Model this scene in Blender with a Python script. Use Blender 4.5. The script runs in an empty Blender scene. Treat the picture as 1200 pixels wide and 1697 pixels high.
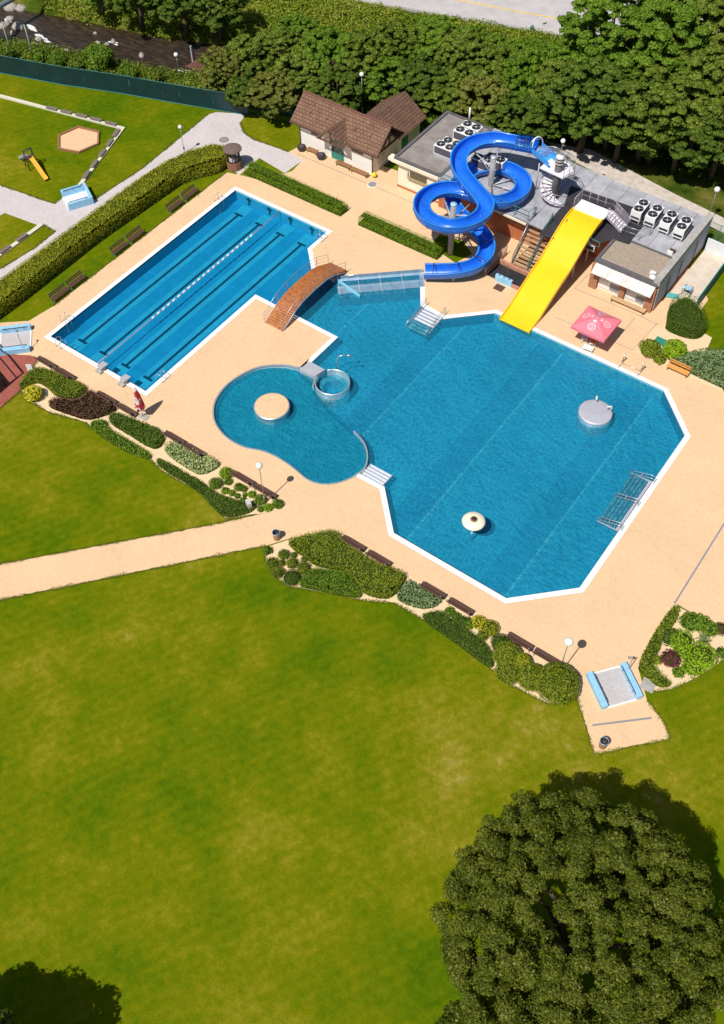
import bpy, math, random, colorsys
import numpy as np
from mathutils import Vector, Matrix
from mathutils.geometry import tessellate_polygon
random.seed(7); rng = np.random.default_rng(7)
R_ = math.radians; PI = math.pi
sc = bpy.context.scene
COL = sc.collection

# ------------------------------------------------------------------ materials
MATS = {}
def mat(name, col, rough=.6, metal=0., var=.0, vscale=4., bump=0., bscale=40., col2=None, emis=None, spec=.5, coat=0., detail=6.):
    if name in MATS: return MATS[name]
    m = bpy.data.materials.new(name); m.use_nodes = True
    nt = m.node_tree; b = nt.nodes['Principled BSDF']
    b.inputs['Base Color'].default_value = (*col, 1)
    b.inputs['Roughness'].default_value = rough
    b.inputs['Metallic'].default_value = metal
    b.inputs['Specular IOR Level'].default_value = spec
    if coat: b.inputs['Coat Weight'].default_value = coat; b.inputs['Coat Roughness'].default_value = .08
    if var or col2 or bump:
        tc = nt.nodes.new('ShaderNodeTexCoord')
    if var or col2:
        n = nt.nodes.new('ShaderNodeTexNoise'); n.inputs['Scale'].default_value = vscale
        n.inputs['Detail'].default_value = detail; n.inputs['Roughness'].default_value = .65
        nt.links.new(tc.outputs['Object'], n.inputs['Vector'])
        r = nt.nodes.new('ShaderNodeValToRGB')
        r.color_ramp.elements[0].position = .3; r.color_ramp.elements[1].position = .7
        c2 = col2 or tuple(min(1, c*(1+var)) for c in col)
        c1 = col if col2 else tuple(c*(1-var) for c in col)
        r.color_ramp.elements[0].color = (*c1, 1); r.color_ramp.elements[1].color = (*c2, 1)
        nt.links.new(n.outputs['Fac'], r.inputs['Fac']); nt.links.new(r.outputs['Color'], b.inputs['Base Color'])
    if bump:
        n2 = nt.nodes.new('ShaderNodeTexNoise'); n2.inputs['Scale'].default_value = bscale; n2.inputs['Detail'].default_value = 4
        nt.links.new(tc.outputs['Object'], n2.inputs['Vector'])
        bp = nt.nodes.new('ShaderNodeBump'); bp.inputs['Strength'].default_value = bump; bp.inputs['Distance'].default_value = .03
        nt.links.new(n2.outputs['Fac'], bp.inputs['Height']); nt.links.new(bp.outputs['Normal'], b.inputs['Normal'])
    MATS[name] = m; return m

def N(nt, t, **kw):
    n = nt.nodes.new(t)
    for k, v in kw.items():
        if k in n.inputs: n.inputs[k].default_value = v
        else: setattr(n, k, v)
    return n
def ramp(nt, stops):
    r = nt.nodes.new('ShaderNodeValToRGB'); e = r.color_ramp.elements
    while len(e) < len(stops): e.new(.5)
    for i, (p, c) in enumerate(stops):
        e[i].position = p; e[i].color = (*c, 1)
    return r

def lawn_material():
    m = bpy.data.materials.new('lawn_grass'); m.use_nodes = True; nt = m.node_tree; b = nt.nodes['Principled BSDF']; L = nt.links.new
    b.inputs['Roughness'].default_value = 1.; b.inputs['Specular IOR Level'].default_value = 0.
    tc = N(nt, 'ShaderNodeTexCoord')
    big = N(nt, 'ShaderNodeTexNoise', Scale=.055, Detail=5., Roughness=.62, Distortion=.2)
    med = N(nt, 'ShaderNodeTexNoise', Scale=.28, Detail=10., Roughness=.74)
    fin = N(nt, 'ShaderNodeTexNoise', Scale=1.7, Detail=8., Roughness=.82)
    fin2 = N(nt, 'ShaderNodeTexNoise', Scale=22., Detail=3., Roughness=.7)
    for n in (big, med, fin, fin2): L(tc.outputs['Object'], n.inputs['Vector'])
    a = N(nt, 'ShaderNodeMath', operation='MULTIPLY_ADD'); L(big.outputs['Fac'], a.inputs[0]); a.inputs[1].default_value = .62; 
    s = N(nt, 'ShaderNodeMath', operation='MULTIPLY'); L(med.outputs['Fac'], s.inputs[0]); s.inputs[1].default_value = .42
    L(s.outputs[0], a.inputs[2])
    a2 = N(nt, 'ShaderNodeMath', operation='MULTIPLY_ADD'); L(fin.outputs['Fac'], a2.inputs[0]); a2.inputs[1].default_value = .46; L(a.outputs[0], a2.inputs[2])
    r = ramp(nt, [(.58, (.048, .112, .003)), (.69, (.098, .160, .003)), (.79, (.165, .190, .004)), (.87, (.25, .23, .015)), (.95, (.38, .30, .07))])
    L(a2.outputs[0], r.inputs['Fac'])
    mul = N(nt, 'ShaderNodeMix', data_type='RGBA', blend_type='MULTIPLY'); mul.inputs[0].default_value = 1.
    rr = ramp(nt, [(.32, (.50, .54, .48)), (.68, (1.42, 1.36, 1.3))]); L(fin2.outputs['Fac'], rr.inputs['Fac'])
    mul2 = N(nt, 'ShaderNodeMix', data_type='RGBA', blend_type='MULTIPLY'); mul2.inputs[0].default_value = 1.
    wv = N(nt, 'ShaderNodeTexWave', Scale=.17, Distortion=1.2, Detail=2.); wm = N(nt, 'ShaderNodeMapping'); wm.inputs['Rotation'].default_value = (0, 0, .5)
    L(tc.outputs['Object'], wm.inputs['Vector']); L(wm.outputs[0], wv.inputs['Vector']); wv.inputs['Scale'].default_value = .42; wv.inputs['Distortion'].default_value = .8; wr = ramp(nt, [(0, (.95, .96, .95)), (1, (1.04, 1.03, 1.04))]); L(wv.outputs['Fac'], wr.inputs['Fac'])
    L(r.outputs['Color'], mul.inputs[6]); L(rr.outputs['Color'], mul.inputs[7]); L(mul.outputs[2], mul2.inputs[6]); L(wr.outputs['Color'], mul2.inputs[7]); L(mul2.outputs[2], b.inputs['Base Color'])
    bp = N(nt, 'ShaderNodeBump', Strength=.6, Distance=.08)
    L(fin2.outputs['Fac'], bp.inputs['Height']); L(bp.outputs['Normal'], b.inputs['Normal'])
    return m
def scrub_material():
    m = bpy.data.materials.new('scrub_ground'); m.use_nodes = True; nt = m.node_tree; b = nt.nodes['Principled BSDF']; L = nt.links.new
    b.inputs['Roughness'].default_value = 1; b.inputs['Specular IOR Level'].default_value = 0
    tc = N(nt, 'ShaderNodeTexCoord')
    med = N(nt, 'ShaderNodeTexNoise', Scale=.25, Detail=8., Roughness=.7); L(tc.outputs['Object'], med.inputs['Vector'])
    r = ramp(nt, [(.36, (.035, .065, .008)), (.5, (.09, .13, .014)), (.6, (.2, .19, .04)), (.72, (.33, .26, .13))])
    L(med.outputs['Fac'], r.inputs['Fac']); L(r.outputs['Color'], b.inputs['Base Color'])
    f = N(nt, 'ShaderNodeTexNoise', Scale=3., Detail=8., Roughness=.8); L(tc.outputs['Object'], f.inputs['Vector'])
    bp = N(nt, 'ShaderNodeBump', Strength=1., Distance=.3); L(f.outputs['Fac'], bp.inputs['Height']); L(bp.outputs['Normal'], b.inputs['Normal'])
    return m
def paver_material(name, c1, c2, mortar, w=.2, h=.1, rot=0., var=.12):
    m = bpy.data.materials.new(name); m.use_nodes = True; nt = m.node_tree; b = nt.nodes['Principled BSDF']; L = nt.links.new
    b.inputs['Roughness'].default_value = .9; b.inputs['Specular IOR Level'].default_value = .2
    tc = N(nt, 'ShaderNodeTexCoord'); mp = N(nt, 'ShaderNodeMapping'); mp.inputs['Rotation'].default_value = (0, 0, rot)
    L(tc.outputs['Object'], mp.inputs['Vector'])
    br = N(nt, 'ShaderNodeTexBrick'); br.inputs['Scale'].default_value = 1.; br.inputs['Brick Width'].default_value = w; br.inputs['Row Height'].default_value = h
    br.inputs['Mortar Size'].default_value = .008; br.inputs['Color1'].default_value = (*c1, 1); br.inputs['Color2'].default_value = (*c2, 1); br.inputs['Mortar'].default_value = (*mortar, 1)
    L(mp.outputs[0], br.inputs['Vector'])
    n = N(nt, 'ShaderNodeTexNoise', Scale=.22, Detail=8., Roughness=.7); L(tc.outputs['Object'], n.inputs['Vector'])
    n3 = N(nt, 'ShaderNodeTexNoise', Scale=3.5, Detail=5., Roughness=.8); L(tc.outputs['Object'], n3.inputs['Vector'])
    r = ramp(nt, [(.3, (1-var,)*3), (.7, (1+var*.5, 1+var*.5, 1+var*.55))]); L(n.outputs['Fac'], r.inputs['Fac'])
    r3 = ramp(nt, [(.3, (.90, .89, .87)), (.65, (1.04, 1.04, 1.04))]); L(n3.outputs['Fac'], r3.inputs['Fac'])
    mu = N(nt, 'ShaderNodeMix', data_type='RGBA', blend_type='MULTIPLY'); mu.inputs[0].default_value = 1
    mu2 = N(nt, 'ShaderNodeMix', data_type='RGBA', blend_type='MULTIPLY'); mu2.inputs[0].default_value = 1
    L(br.outputs['Color'], mu.inputs[6]); L(r.outputs['Color'], mu.inputs[7]); L(mu.outputs[2], mu2.inputs[6]); L(r3.outputs['Color'], mu2.inputs[7])
    L(mu2.outputs[2], b.inputs['Base Color'])
    return m
def water_material(name, tint, body, bodyfac, rip, ripscale=2.2, rough=.06):
    m = bpy.data.materials.new(name); m.use_nodes = True; nt = m.node_tree; L = nt.links.new
    nt.nodes.remove(nt.nodes['Principled BSDF']); out = nt.nodes['Material Output']
    tc = N(nt, 'ShaderNodeTexCoord')
    n1 = N(nt, 'ShaderNodeTexNoise', Scale=ripscale, Detail=4., Roughness=.62, Distortion=.15); L(tc.outputs['Object'], n1.inputs['Vector'])
    n2 = N(nt, 'ShaderNodeTexNoise', Scale=.16, Detail=3., Roughness=.5); L(tc.outputs['Object'], n2.inputs['Vector'])
    bp = N(nt, 'ShaderNodeBump', Strength=1., Distance=rip); L(n1.outputs['Fac'], bp.inputs['Height'])
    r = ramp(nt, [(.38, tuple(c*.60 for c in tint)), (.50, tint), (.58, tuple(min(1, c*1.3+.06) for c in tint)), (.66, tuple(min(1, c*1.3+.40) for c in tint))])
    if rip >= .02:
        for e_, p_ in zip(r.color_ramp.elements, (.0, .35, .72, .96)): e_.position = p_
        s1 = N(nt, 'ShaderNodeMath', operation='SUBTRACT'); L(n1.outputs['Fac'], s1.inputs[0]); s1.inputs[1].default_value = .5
        s2 = N(nt, 'ShaderNodeMath', operation='ABSOLUTE'); L(s1.outputs[0], s2.inputs[0]); s3 = N(nt, 'ShaderNodeMath', operation='MULTIPLY_ADD'); L(s2.outputs[0], s3.inputs[0]); r.color_ramp.elements[0].color = (*[c*.84 for c in tint], 1); s3.inputs[1].default_value = -13.; s3.inputs[2].default_value = 1.; L(s3.outputs[0], r.inputs['Fac'])  # caustic light painted into the water tint as thin bright lines
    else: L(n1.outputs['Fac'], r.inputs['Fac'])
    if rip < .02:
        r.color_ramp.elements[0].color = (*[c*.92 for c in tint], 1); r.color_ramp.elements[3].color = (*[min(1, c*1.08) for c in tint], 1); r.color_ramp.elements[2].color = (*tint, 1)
    tr = N(nt, 'ShaderNodeBsdfTransparent'); L(r.outputs['Color'], tr.inputs['Color'])
    d = N(nt, 'ShaderNodeBsdfDiffuse'); L(bp.outputs['Normal'], d.inputs['Normal'])
    r2 = ramp(nt, [(.3, tuple(c*.8 for c in body)), (.7, tuple(c*1.15 for c in body))]); L(n2.outputs['Fac'], r2.inputs['Fac']); L(r2.outputs['Color'], d.inputs['Color'])
    mx = N(nt, 'ShaderNodeMixShader'); mx.inputs[0].default_value = bodyfac; L(tr.outputs[0], mx.inputs[1]); L(d.outputs[0], mx.inputs[2])
    g = N(nt, 'ShaderNodeBsdfGlossy', Roughness=rough); L(bp.outputs['Normal'], g.inputs['Normal']); g.inputs['Color'].default_value = (.9, .95, 1, 1)
    fr = N(nt, "ShaderNodeFresnel", IOR=1.38); L(bp.outputs['Normal'], fr.inputs['Normal'])
    m2 = N(nt, 'ShaderNodeMixShader'); L(fr.outputs[0], m2.inputs[0]); L(mx.outputs[0], m2.inputs[1]); L(g.outputs[0], m2.inputs[2])
    L(m2.outputs[0], out.inputs['Surface']); return m
def leaf_material(name, c_dark, c_mid, c_light, cl=.5, flower=None, trans=.25):
    if name in MATS: return MATS[name]
    m = bpy.data.materials.new(name); m.use_nodes = True; nt = m.node_tree; L = nt.links.new
    nt.nodes.remove(nt.nodes['Principled BSDF']); out = nt.nodes['Material Output']
    geo = N(nt, 'ShaderNodeNewGeometry'); tc = N(nt, 'ShaderNodeTexCoord')
    n = N(nt, 'ShaderNodeTexNoise', Scale=cl, Detail=3., Roughness=.6); L(tc.outputs['Object'], n.inputs['Vector'])
    a = N(nt, 'ShaderNodeMath', operation='MULTIPLY_ADD'); L(geo.outputs['Random Per Island'], a.inputs[0]); a.inputs[1].default_value = .5
    s = N(nt, 'ShaderNodeMath', operation='MULTIPLY'); L(n.outputs['Fac'], s.inputs[0]); s.inputs[1].default_value = .5; L(s.outputs[0], a.inputs[2])
    st = [(.18, c_dark), (.48, c_mid), (.74, c_light)]
    if flower: st += [(.765, c_light), (.78, flower)]
    r = ramp(nt, st); L(a.outputs[0], r.inputs['Fac'])
    d = N(nt, 'ShaderNodeBsdfDiffuse'); t = N(nt, 'ShaderNodeBsdfTranslucent'); L(r.outputs['Color'], d.inputs['Color'])
    tm = N(nt, 'ShaderNodeMix', data_type='RGBA', blend_type='MULTIPLY'); tm.inputs[0].default_value = 1; tm.inputs[7].default_value = (1.2, 1.3, .5, 1)
    L(r.outputs['Color'], tm.inputs[6]); L(tm.outputs[2], t.inputs['Color'])
    g = N(nt, 'ShaderNodeBsdfGlossy', Roughness=.45); g.inputs['Color'].default_value = (.9, .95, 1, 1)
    m1 = N(nt, 'ShaderNodeMixShader'); m1.inputs[0].default_value = trans; L(d.outputs[0], m1.inputs[1]); L(t.outputs[0], m1.inputs[2])
    m2 = N(nt, 'ShaderNodeMixShader'); m2.inputs[0].default_value = .006; L(m1.outputs[0], m2.inputs[1]); L(g.outputs[0], m2.inputs[2])
    L(m2.outputs[0], out.inputs['Surface']); MATS[name] = m; return m

# ------------------------------------------------------------------ mesh builder
class MB:
    def __init__(s): s.v = []; s.f = []; s.sm = []
    def add(s, vs, fs, smooth=False, M=None):
        o = len(s.v)
        for p in vs:
            p = Vector(p)
            if M is not None: p = M @ p
            s.v.append(tuple(p))
        for f in fs: s.f.append([i+o for i in f]); s.sm.append(smooth)
        return s
    def box(s, c, d, rz=0, M=None, bev=0, rx=0, ry=0):
        hx, hy, hz = d[0]/2, d[1]/2, d[2]/2
        T = Matrix.Translation(c) @ Matrix.Rotation(rz, 4, 'Z') @ Matrix.Rotation(ry, 4, 'Y') @ Matrix.Rotation(rx, 4, 'X')
        if M is not None: T = M @ T
        vs = [(x, y, z) for z in (-hz, hz) for x, y in ((-hx, -hy), (hx, -hy), (hx, hy), (-hx, hy))]
        s.add(vs, [(3, 2, 1, 0), (4, 5, 6, 7), (0, 1, 5, 4), (1, 2, 6, 5), (2, 3, 7, 6), (3, 0, 4, 7)], M=T); return s
    def bar(s, a, b, w, h=None):
        a, b = Vector(a), Vector(b); d = b-a; h = h or w
        q = d.to_track_quat('Y', 'Z').to_matrix().to_4x4()
        return s.box((0, 0, 0), (w, d.length, h), M=Matrix.Translation((a+b)/2) @ q)
    def tube(s, pts, r, n=8, closed=False, cap=True):
        pts = [Vector(p) for p in pts]; k = len(pts); rings = []; up = Vector((0, 0, 1)); prev = None
        rr = r if isinstance(r, (list, tuple)) else [r]*k
        for i, p in enumerate(pts):
            t = (pts[(i+1) % k]-pts[i-1]) if (closed or 0 < i < k-1) else (pts[1]-pts[0] if i == 0 else pts[-1]-pts[-2])
            t.normalize()
            if prev is None: nrm = t.orthogonal().normalized()
            else:
                nrm = prev-t*prev.dot(t)
                nrm = nrm.normalized() if nrm.length > 1e-5 else t.orthogonal().normalized()
            prev = nrm; bn = t.cross(nrm)
            rings.append([tuple(p+(nrm*math.cos(2*PI*j/n)+bn*math.sin(2*PI*j/n))*rr[i]) for j in range(n)])
        vs = [v for rg in rings for v in rg]; fs = []
        for i in range(k if closed else k-1):
            a, b = i*n, ((i+1) % k)*n
            for j in range(n): fs.append((a+j, a+(j+1) % n, b+(j+1) % n, b+j))
        s.add(vs, fs, True)
        if cap and not closed:
            o = len(s.v)-len(vs); s.f.append([o+j for j in reversed(range(n))]); s.sm.append(False)
            s.f.append([o+(k-1)*n+j for j in range(n)]); s.sm.append(False)
        return s
    def cyl(s, c, r, h, n=24, r2=None, axis=None):
        c = Vector(c); return s.tube([c, c+(Vector(axis) if axis else Vector((0, 0, h)))], [r, r if r2 is None else r2], n)
    def lathe(s, prof, n=32, c=(0, 0, 0), smooth=True):
        vs = []; fs = []
        for (r, z) in prof:
            for j in range(n): vs.append((c[0]+r*math.cos(2*PI*j/n), c[1]+r*math.sin(2*PI*j/n), c[2]+z))
        for i in range(len(prof)-1):
            for j in range(n): fs.append((i*n+j, i*n+(j+1) % n, (i+1)*n+(j+1) % n, (i+1)*n+j))
        return s.add(vs, fs, smooth)
    def ball(s, c, r, n=16):
        return s.lathe([(max(1e-4, r*math.sin(PI*i/10)), -r*math.cos(PI*i/10)) for i in range(11)], n, c)
    def poly(s, pts, z=0, holes=()):
        loops = [[Vector((p[0], p[1], 0)) for p in pts]] + [[Vector((p[0], p[1], 0)) for p in h] for h in holes]
        flat = [p for l in loops for p in l]; tris = tessellate_polygon(loops)
        fs = []
        for t in tris:
            a, b, c = (flat[i] for i in t)
            fs.append(t if (b-a).cross(c-a).z > 0 else (t[0], t[2], t[1]))
        return s.add([(p.x, p.y, z) for p in flat], fs)
    def prism(s, pts, z0, z1):
        ar = sum(pts[i-1][0]*pts[i][1]-pts[i][0]*pts[i-1][1] for i in range(len(pts)))
        if ar < 0: pts = list(reversed(pts))
        n = len(pts); s.poly(pts, z1)
        s.add([(p[0], p[1], z) for z in (z0, z1) for p in pts], [(i, (i+1) % n, n+(i+1) % n, n+i) for i in range(n)]); return s
    def wall(s, pts, z0, z1, closed=True):
        n = len(pts); return s.add([(p[0], p[1], z) for z in (z0, z1) for p in pts], [(i, (i+1) % n, n+(i+1) % n, n+i) for i in range(n if closed else n-1)])
    def ribbon(s, pts, w, z0, z1, closed=False):
        """an upright strip with thickness w following a line (a low kerb or thin wall)"""
        k = len(pts); L_, R2 = [], []
        for i in range(k):
            a = pts[i-1] if (i or closed) else pts[0]; b = pts[(i+1) % k] if (i < k-1 or closed) else pts[-1]
            dx, dy = b[0]-a[0], b[1]-a[1]; l = math.hypot(dx, dy) or 1; nx, ny = -dy/l*w/2, dx/l*w/2
            L_.append((pts[i][0]+nx, pts[i][1]+ny)); R2.append((pts[i][0]-nx, pts[i][1]-ny))
        vs = [(p[0], p[1], z) for p in L_ for z in (z0, z1)]+[(p[0], p[1], z) for p in R2 for z in (z0, z1)]
        o = 2*k; fs = []
        for i in range(k if closed else k-1):
            a, b = 2*i, 2*((i+1) % k)
            fs += [(b, a, a+1, b+1), (o+a, o+b, o+b+1, o+a+1), (a+1, o+a+1, o+b+1, b+1)]
        if not closed: fs += [(0, o, o+1, 1), (o-2, o-1, 2*o-1, 2*o-2)]
        return s.add(vs, fs)
    def build(s, name, m, parent=None, bevel=0, loc=None):
        me = bpy.data.meshes.new(name); me.from_pydata(s.v, [], s.f); me.update()
        me.polygons.foreach_set('use_smooth', s.sm)
        me.materials.append(m); o = bpy.data.objects.new(name, me); COL.objects.link(o)
        if parent is not None: o.parent = parent
        if loc is not None: o.location = loc
        if bevel:
            b = o.modifiers.new('bevel', 'BEVEL'); b.width = bevel; b.segments = 2; b.limit_method = 'ANGLE'
        return o
def tag(o, label=None, cat=None, group=None, kind=None):
    if label: o['label'] = label
    if cat: o['category'] = cat
    if group: o['group'] = group
    if kind: o['kind'] = kind
    return o
def struct(o): o['kind'] = 'structure'; return o
def empty(name, label, cat, loc=(0, 0, 0), rz=0, group=None):
    o = bpy.data.objects.new(name, None); COL.objects.link(o); o.empty_display_size = .2
    o.location = (loc[0], loc[1], loc[2] if len(loc) > 2 else 0); o.rotation_euler = (0, 0, rz)
    return tag(o, label, cat, group)
def dup(root, label, loc, rz=0, group=None):
    r = root.copy(); COL.objects.link(r); r.location = (loc[0], loc[1], loc[2] if len(loc) > 2 else 0); r.rotation_euler = (0, 0, rz)
    r['label'] = label
    if group: r['group'] = group
    for ch in list(root.children):
        c = ch.copy(); COL.objects.link(c); c.parent = r
        for g in list(ch.children):
            d = g.copy(); COL.objects.link(d); d.parent = c
    return r

# ------------------------------------------------------------------ foliage
def quads_mesh(name, P, Nn, size, m, parent=None, aspect=.62, loc=None):
    """many small leaf-sized faces: centres P, facing Nn"""
    n = len(P); t = rng.normal(size=(n, 3)); t -= Nn*np.sum(t*Nn, 1)[:, None]; t /= np.linalg.norm(t, axis=1)[:, None]+1e-9
    b = np.cross(Nn, t); sz = (size*(.6+.8*rng.random(n)))[:, None]/2
    V = np.empty((n, 4, 3)); V[:, 0] = P-t*sz; V[:, 1] = P+b*sz*aspect-t*sz*.1; V[:, 2] = P+t*sz; V[:, 3] = P-b*sz*aspect-t*sz*.1
    me = bpy.data.meshes.new(name); me.vertices.add(4*n); me.vertices.foreach_set('co', V.reshape(-1).astype(np.float32))
    me.loops.add(4*n); me.loops.foreach_set('vertex_index', np.arange(4*n, dtype=np.int32))
    me.polygons.add(n); me.polygons.foreach_set('loop_start', np.arange(0, 4*n, 4, dtype=np.int32)); me.polygons.foreach_set('loop_total', np.full(n, 4, dtype=np.int32))
    me.update(calc_edges=True); me.materials.append(m)
    o = bpy.data.objects.new(name, me); COL.objects.link(o)
    if parent is not None: o.parent = parent
    if loc is not None: o.location = loc
    return o
def unit(v): return v/(np.linalg.norm(v, axis=-1, keepdims=True)+1e-9)
def lumps(nc, R, H, r0, seed, low=-.35, flat=1.):
    """clump centres over an irregular crown of radius R and half height H"""
    g = np.random.default_rng(seed); out = []
    ph = g.random(6)*6.28
    nl = max(7, int(nc/14)); lobes = []
    for i in range(nl):
        z = low+(1-low)*(i+.5)/nl+g.uniform(-.08, .08); th = i*2.39996+ph[3]; rr = math.sqrt(max(0, 1-min(1, z)**2)); lr = R*g.uniform(.30, .46)*(7/nl)**.22
        s = R-lr*.9; hs_ = H-lr*.75; lobes.append((s*rr*math.cos(th), s*rr*math.sin(th), hs_*z, lr))
    for i in range(int(nc*.8)):
        lx, ly, lz, lr = lobes[i % nl]; v = g.normal(size=3)+np.array([lx/R, ly/R, lz/H+.25])*1.1; v /= np.linalg.norm(v); q = g.uniform(.72, 1.05)
        out.append((lx+v[0]*lr*q, ly+v[1]*lr*q, lz+v[2]*lr*q*.8, r0*g.uniform(.5, 1.1)))
    for i in range(int(nc*.2)):
        z = g.uniform(low, 1); th = g.random()*2*PI; rr = math.sqrt(max(0, 1-z*z))
        k = .76+.10*math.sin(3*th+ph[0]+2*z)+.09*math.sin(5*th+ph[1]-3*z)+.06*math.sin(9*th+ph[2]+5*z)+g.uniform(-.24, .10)
        out.append((R*k*rr*math.cos(th), R*k*rr*math.sin(th), H*k*z, r0*g.uniform(.65, 1.3)))
    return np.array(out)
def clump_leaves(cl, n, seed):
    g = np.random.default_rng(seed); w = cl[:, 3]**2; idx = g.choice(len(cl), n, p=w/w.sum()); c = cl[idx]
    d = unit(g.normal(size=(n, 3))); d[:, 2] = np.abs(d[:, 2])*.9-.25*(g.random(n) < .3)
    rad = c[:, 3]*(g.random(n)**.35)
    P = c[:, :3]+d*rad[:, None]*np.array([1, 1, .62]); Nn = unit(d+.42*g.normal(size=(n, 3))+np.array([0, -.12, .35])); return P, Nn
def bark(): return mat('tree_bark', (.09, .065, .045), .95, var=.35, vscale=6, bump=.8)
CROWN = {}
def tree(name, label, xy, H, R, m, seed, nclump=70, nleaf=9000, leaf=.34, cr=.24, group=None, share=None, trunk_r=.22, zlow=.28, cat='tree', rz=0, limbs=7, branchy=.0, z0=0):
    root = empty(name, label, cat, (xy[0], xy[1], z0), rz, group)
    cz = H*(.5+zlow/2); hh = H*(1-zlow)/2
    key = share or name+str(seed)
    if key in CROWN:
        me1, me2, H0, R0 = CROWN[key]
        o = bpy.data.objects.new('crown', me1); COL.objects.link(o); o.parent = root; o.scale = (R/R0, R/R0, H/H0)
        if m is not me1.materials[0]:
            o.material_slots[0].link = 'OBJECT'; o.material_slots[0].material = m
        t = bpy.data.objects.new('trunk', me2); COL.objects.link(t); t.parent = root; t.scale = (R/R0, R/R0, H/H0); return root
    cl = lumps(nclump, R, hh, R*cr, seed); cl[:, 2] += cz
    P, Nn = clump_leaves(cl, nleaf, seed+1)
    cr = quads_mesh('crown', P, Nn, leaf, m, root)
    b = MB(); g = random.Random(seed)
    b.tube([(0, 0, 0), (.05*R, .02*R, cz*.4), (0, .04*R, cz), (0, 0, cz+hh*.5)], [trunk_r*1.3, trunk_r, trunk_r*.7, trunk_r*.25], 9)
    for i in range(limbs):
        a = 2*PI*i/limbs+g.uniform(-.3, .3); z1 = cz*g.uniform(.45, .9); rr = R*g.uniform(.6, .85)
        b.tube([(0, 0, z1), (rr*.45*math.cos(a), rr*.45*math.sin(a), z1+hh*.25), (rr*math.cos(a+.15), rr*math.sin(a+.15), z1+hh*g.uniform(.4, .9))], [trunk_r*.5, trunk_r*.3, trunk_r*.08], 6)
    t = b.build('trunk', bark(), root); CROWN[key] = (cr.data, t.data, H, R); return root
def inside(pt, poly):
    x, y = pt; c = False; j = len(poly)-1
    for i in range(len(poly)):
        xi, yi = poly[i]; xj, yj = poly[j]
        if (yi > y) != (yj > y) and x < (xj-xi)*(y-yi)/(yj-yi)+xi: c = not c
        j = i
    return c
def edge_dist(pt, poly):
    d = 1e9; x, y = pt; n = len(poly)
    for i in range(n):
        x1, y1 = poly[i]; x2, y2 = poly[(i+1) % n]; L2 = (x2-x1)**2+(y2-y1)**2 or 1e-9
        t = max(0, min(1, ((x-x1)*(x2-x1)+(y-y1)*(y2-y1))/L2)); d = min(d, math.hypot(x-x1-t*(x2-x1), y-y1-t*(y2-y1)))
    return d
def smooth_poly(poly, it=2):
    for _ in range(it):
        q = []
        for i in range(len(poly)):
            a, b = poly[i], poly[(i+1) % len(poly)]
            q += [(a[0]*.75+b[0]*.25, a[1]*.75+b[1]*.25), (a[0]*.25+b[0]*.75, a[1]*.25+b[1]*.75)]
        poly = q
    return poly
VX, VY, VZ = 60.28, -35.2, 61.29
def footing(poly, h):
    """the outlines were taken off an oblique aerial view, where the far side of a planting shows its top: bring that side back to its foot"""
    cx = sum(p[0] for p in poly)/len(poly); cy = sum(p[1] for p in poly)/len(poly); out = []
    ar = sum(poly[i-1][0]*poly[i][1]-poly[i][0]*poly[i-1][1] for i in range(len(poly))); sg = 1 if ar > 0 else -1; n = len(poly)
    for i, (x, y) in enumerate(poly):
        a, c = poly[i-1], poly[(i+1) % n]; l = math.hypot(c[0]-a[0], c[1]-a[1]) or 1; nx, ny = sg*(c[1]-a[1])/l, -sg*(c[0]-a[0])/l
        vx, vy = x-VX, y-VY; d = math.hypot(vx, vy); vx /= d; vy /= d; k = max(0, min(1, .35+nx*vx+ny*vy))*h*d/VZ*.55; out.append((x-vx*k, y-vy*k))
    return out
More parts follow.
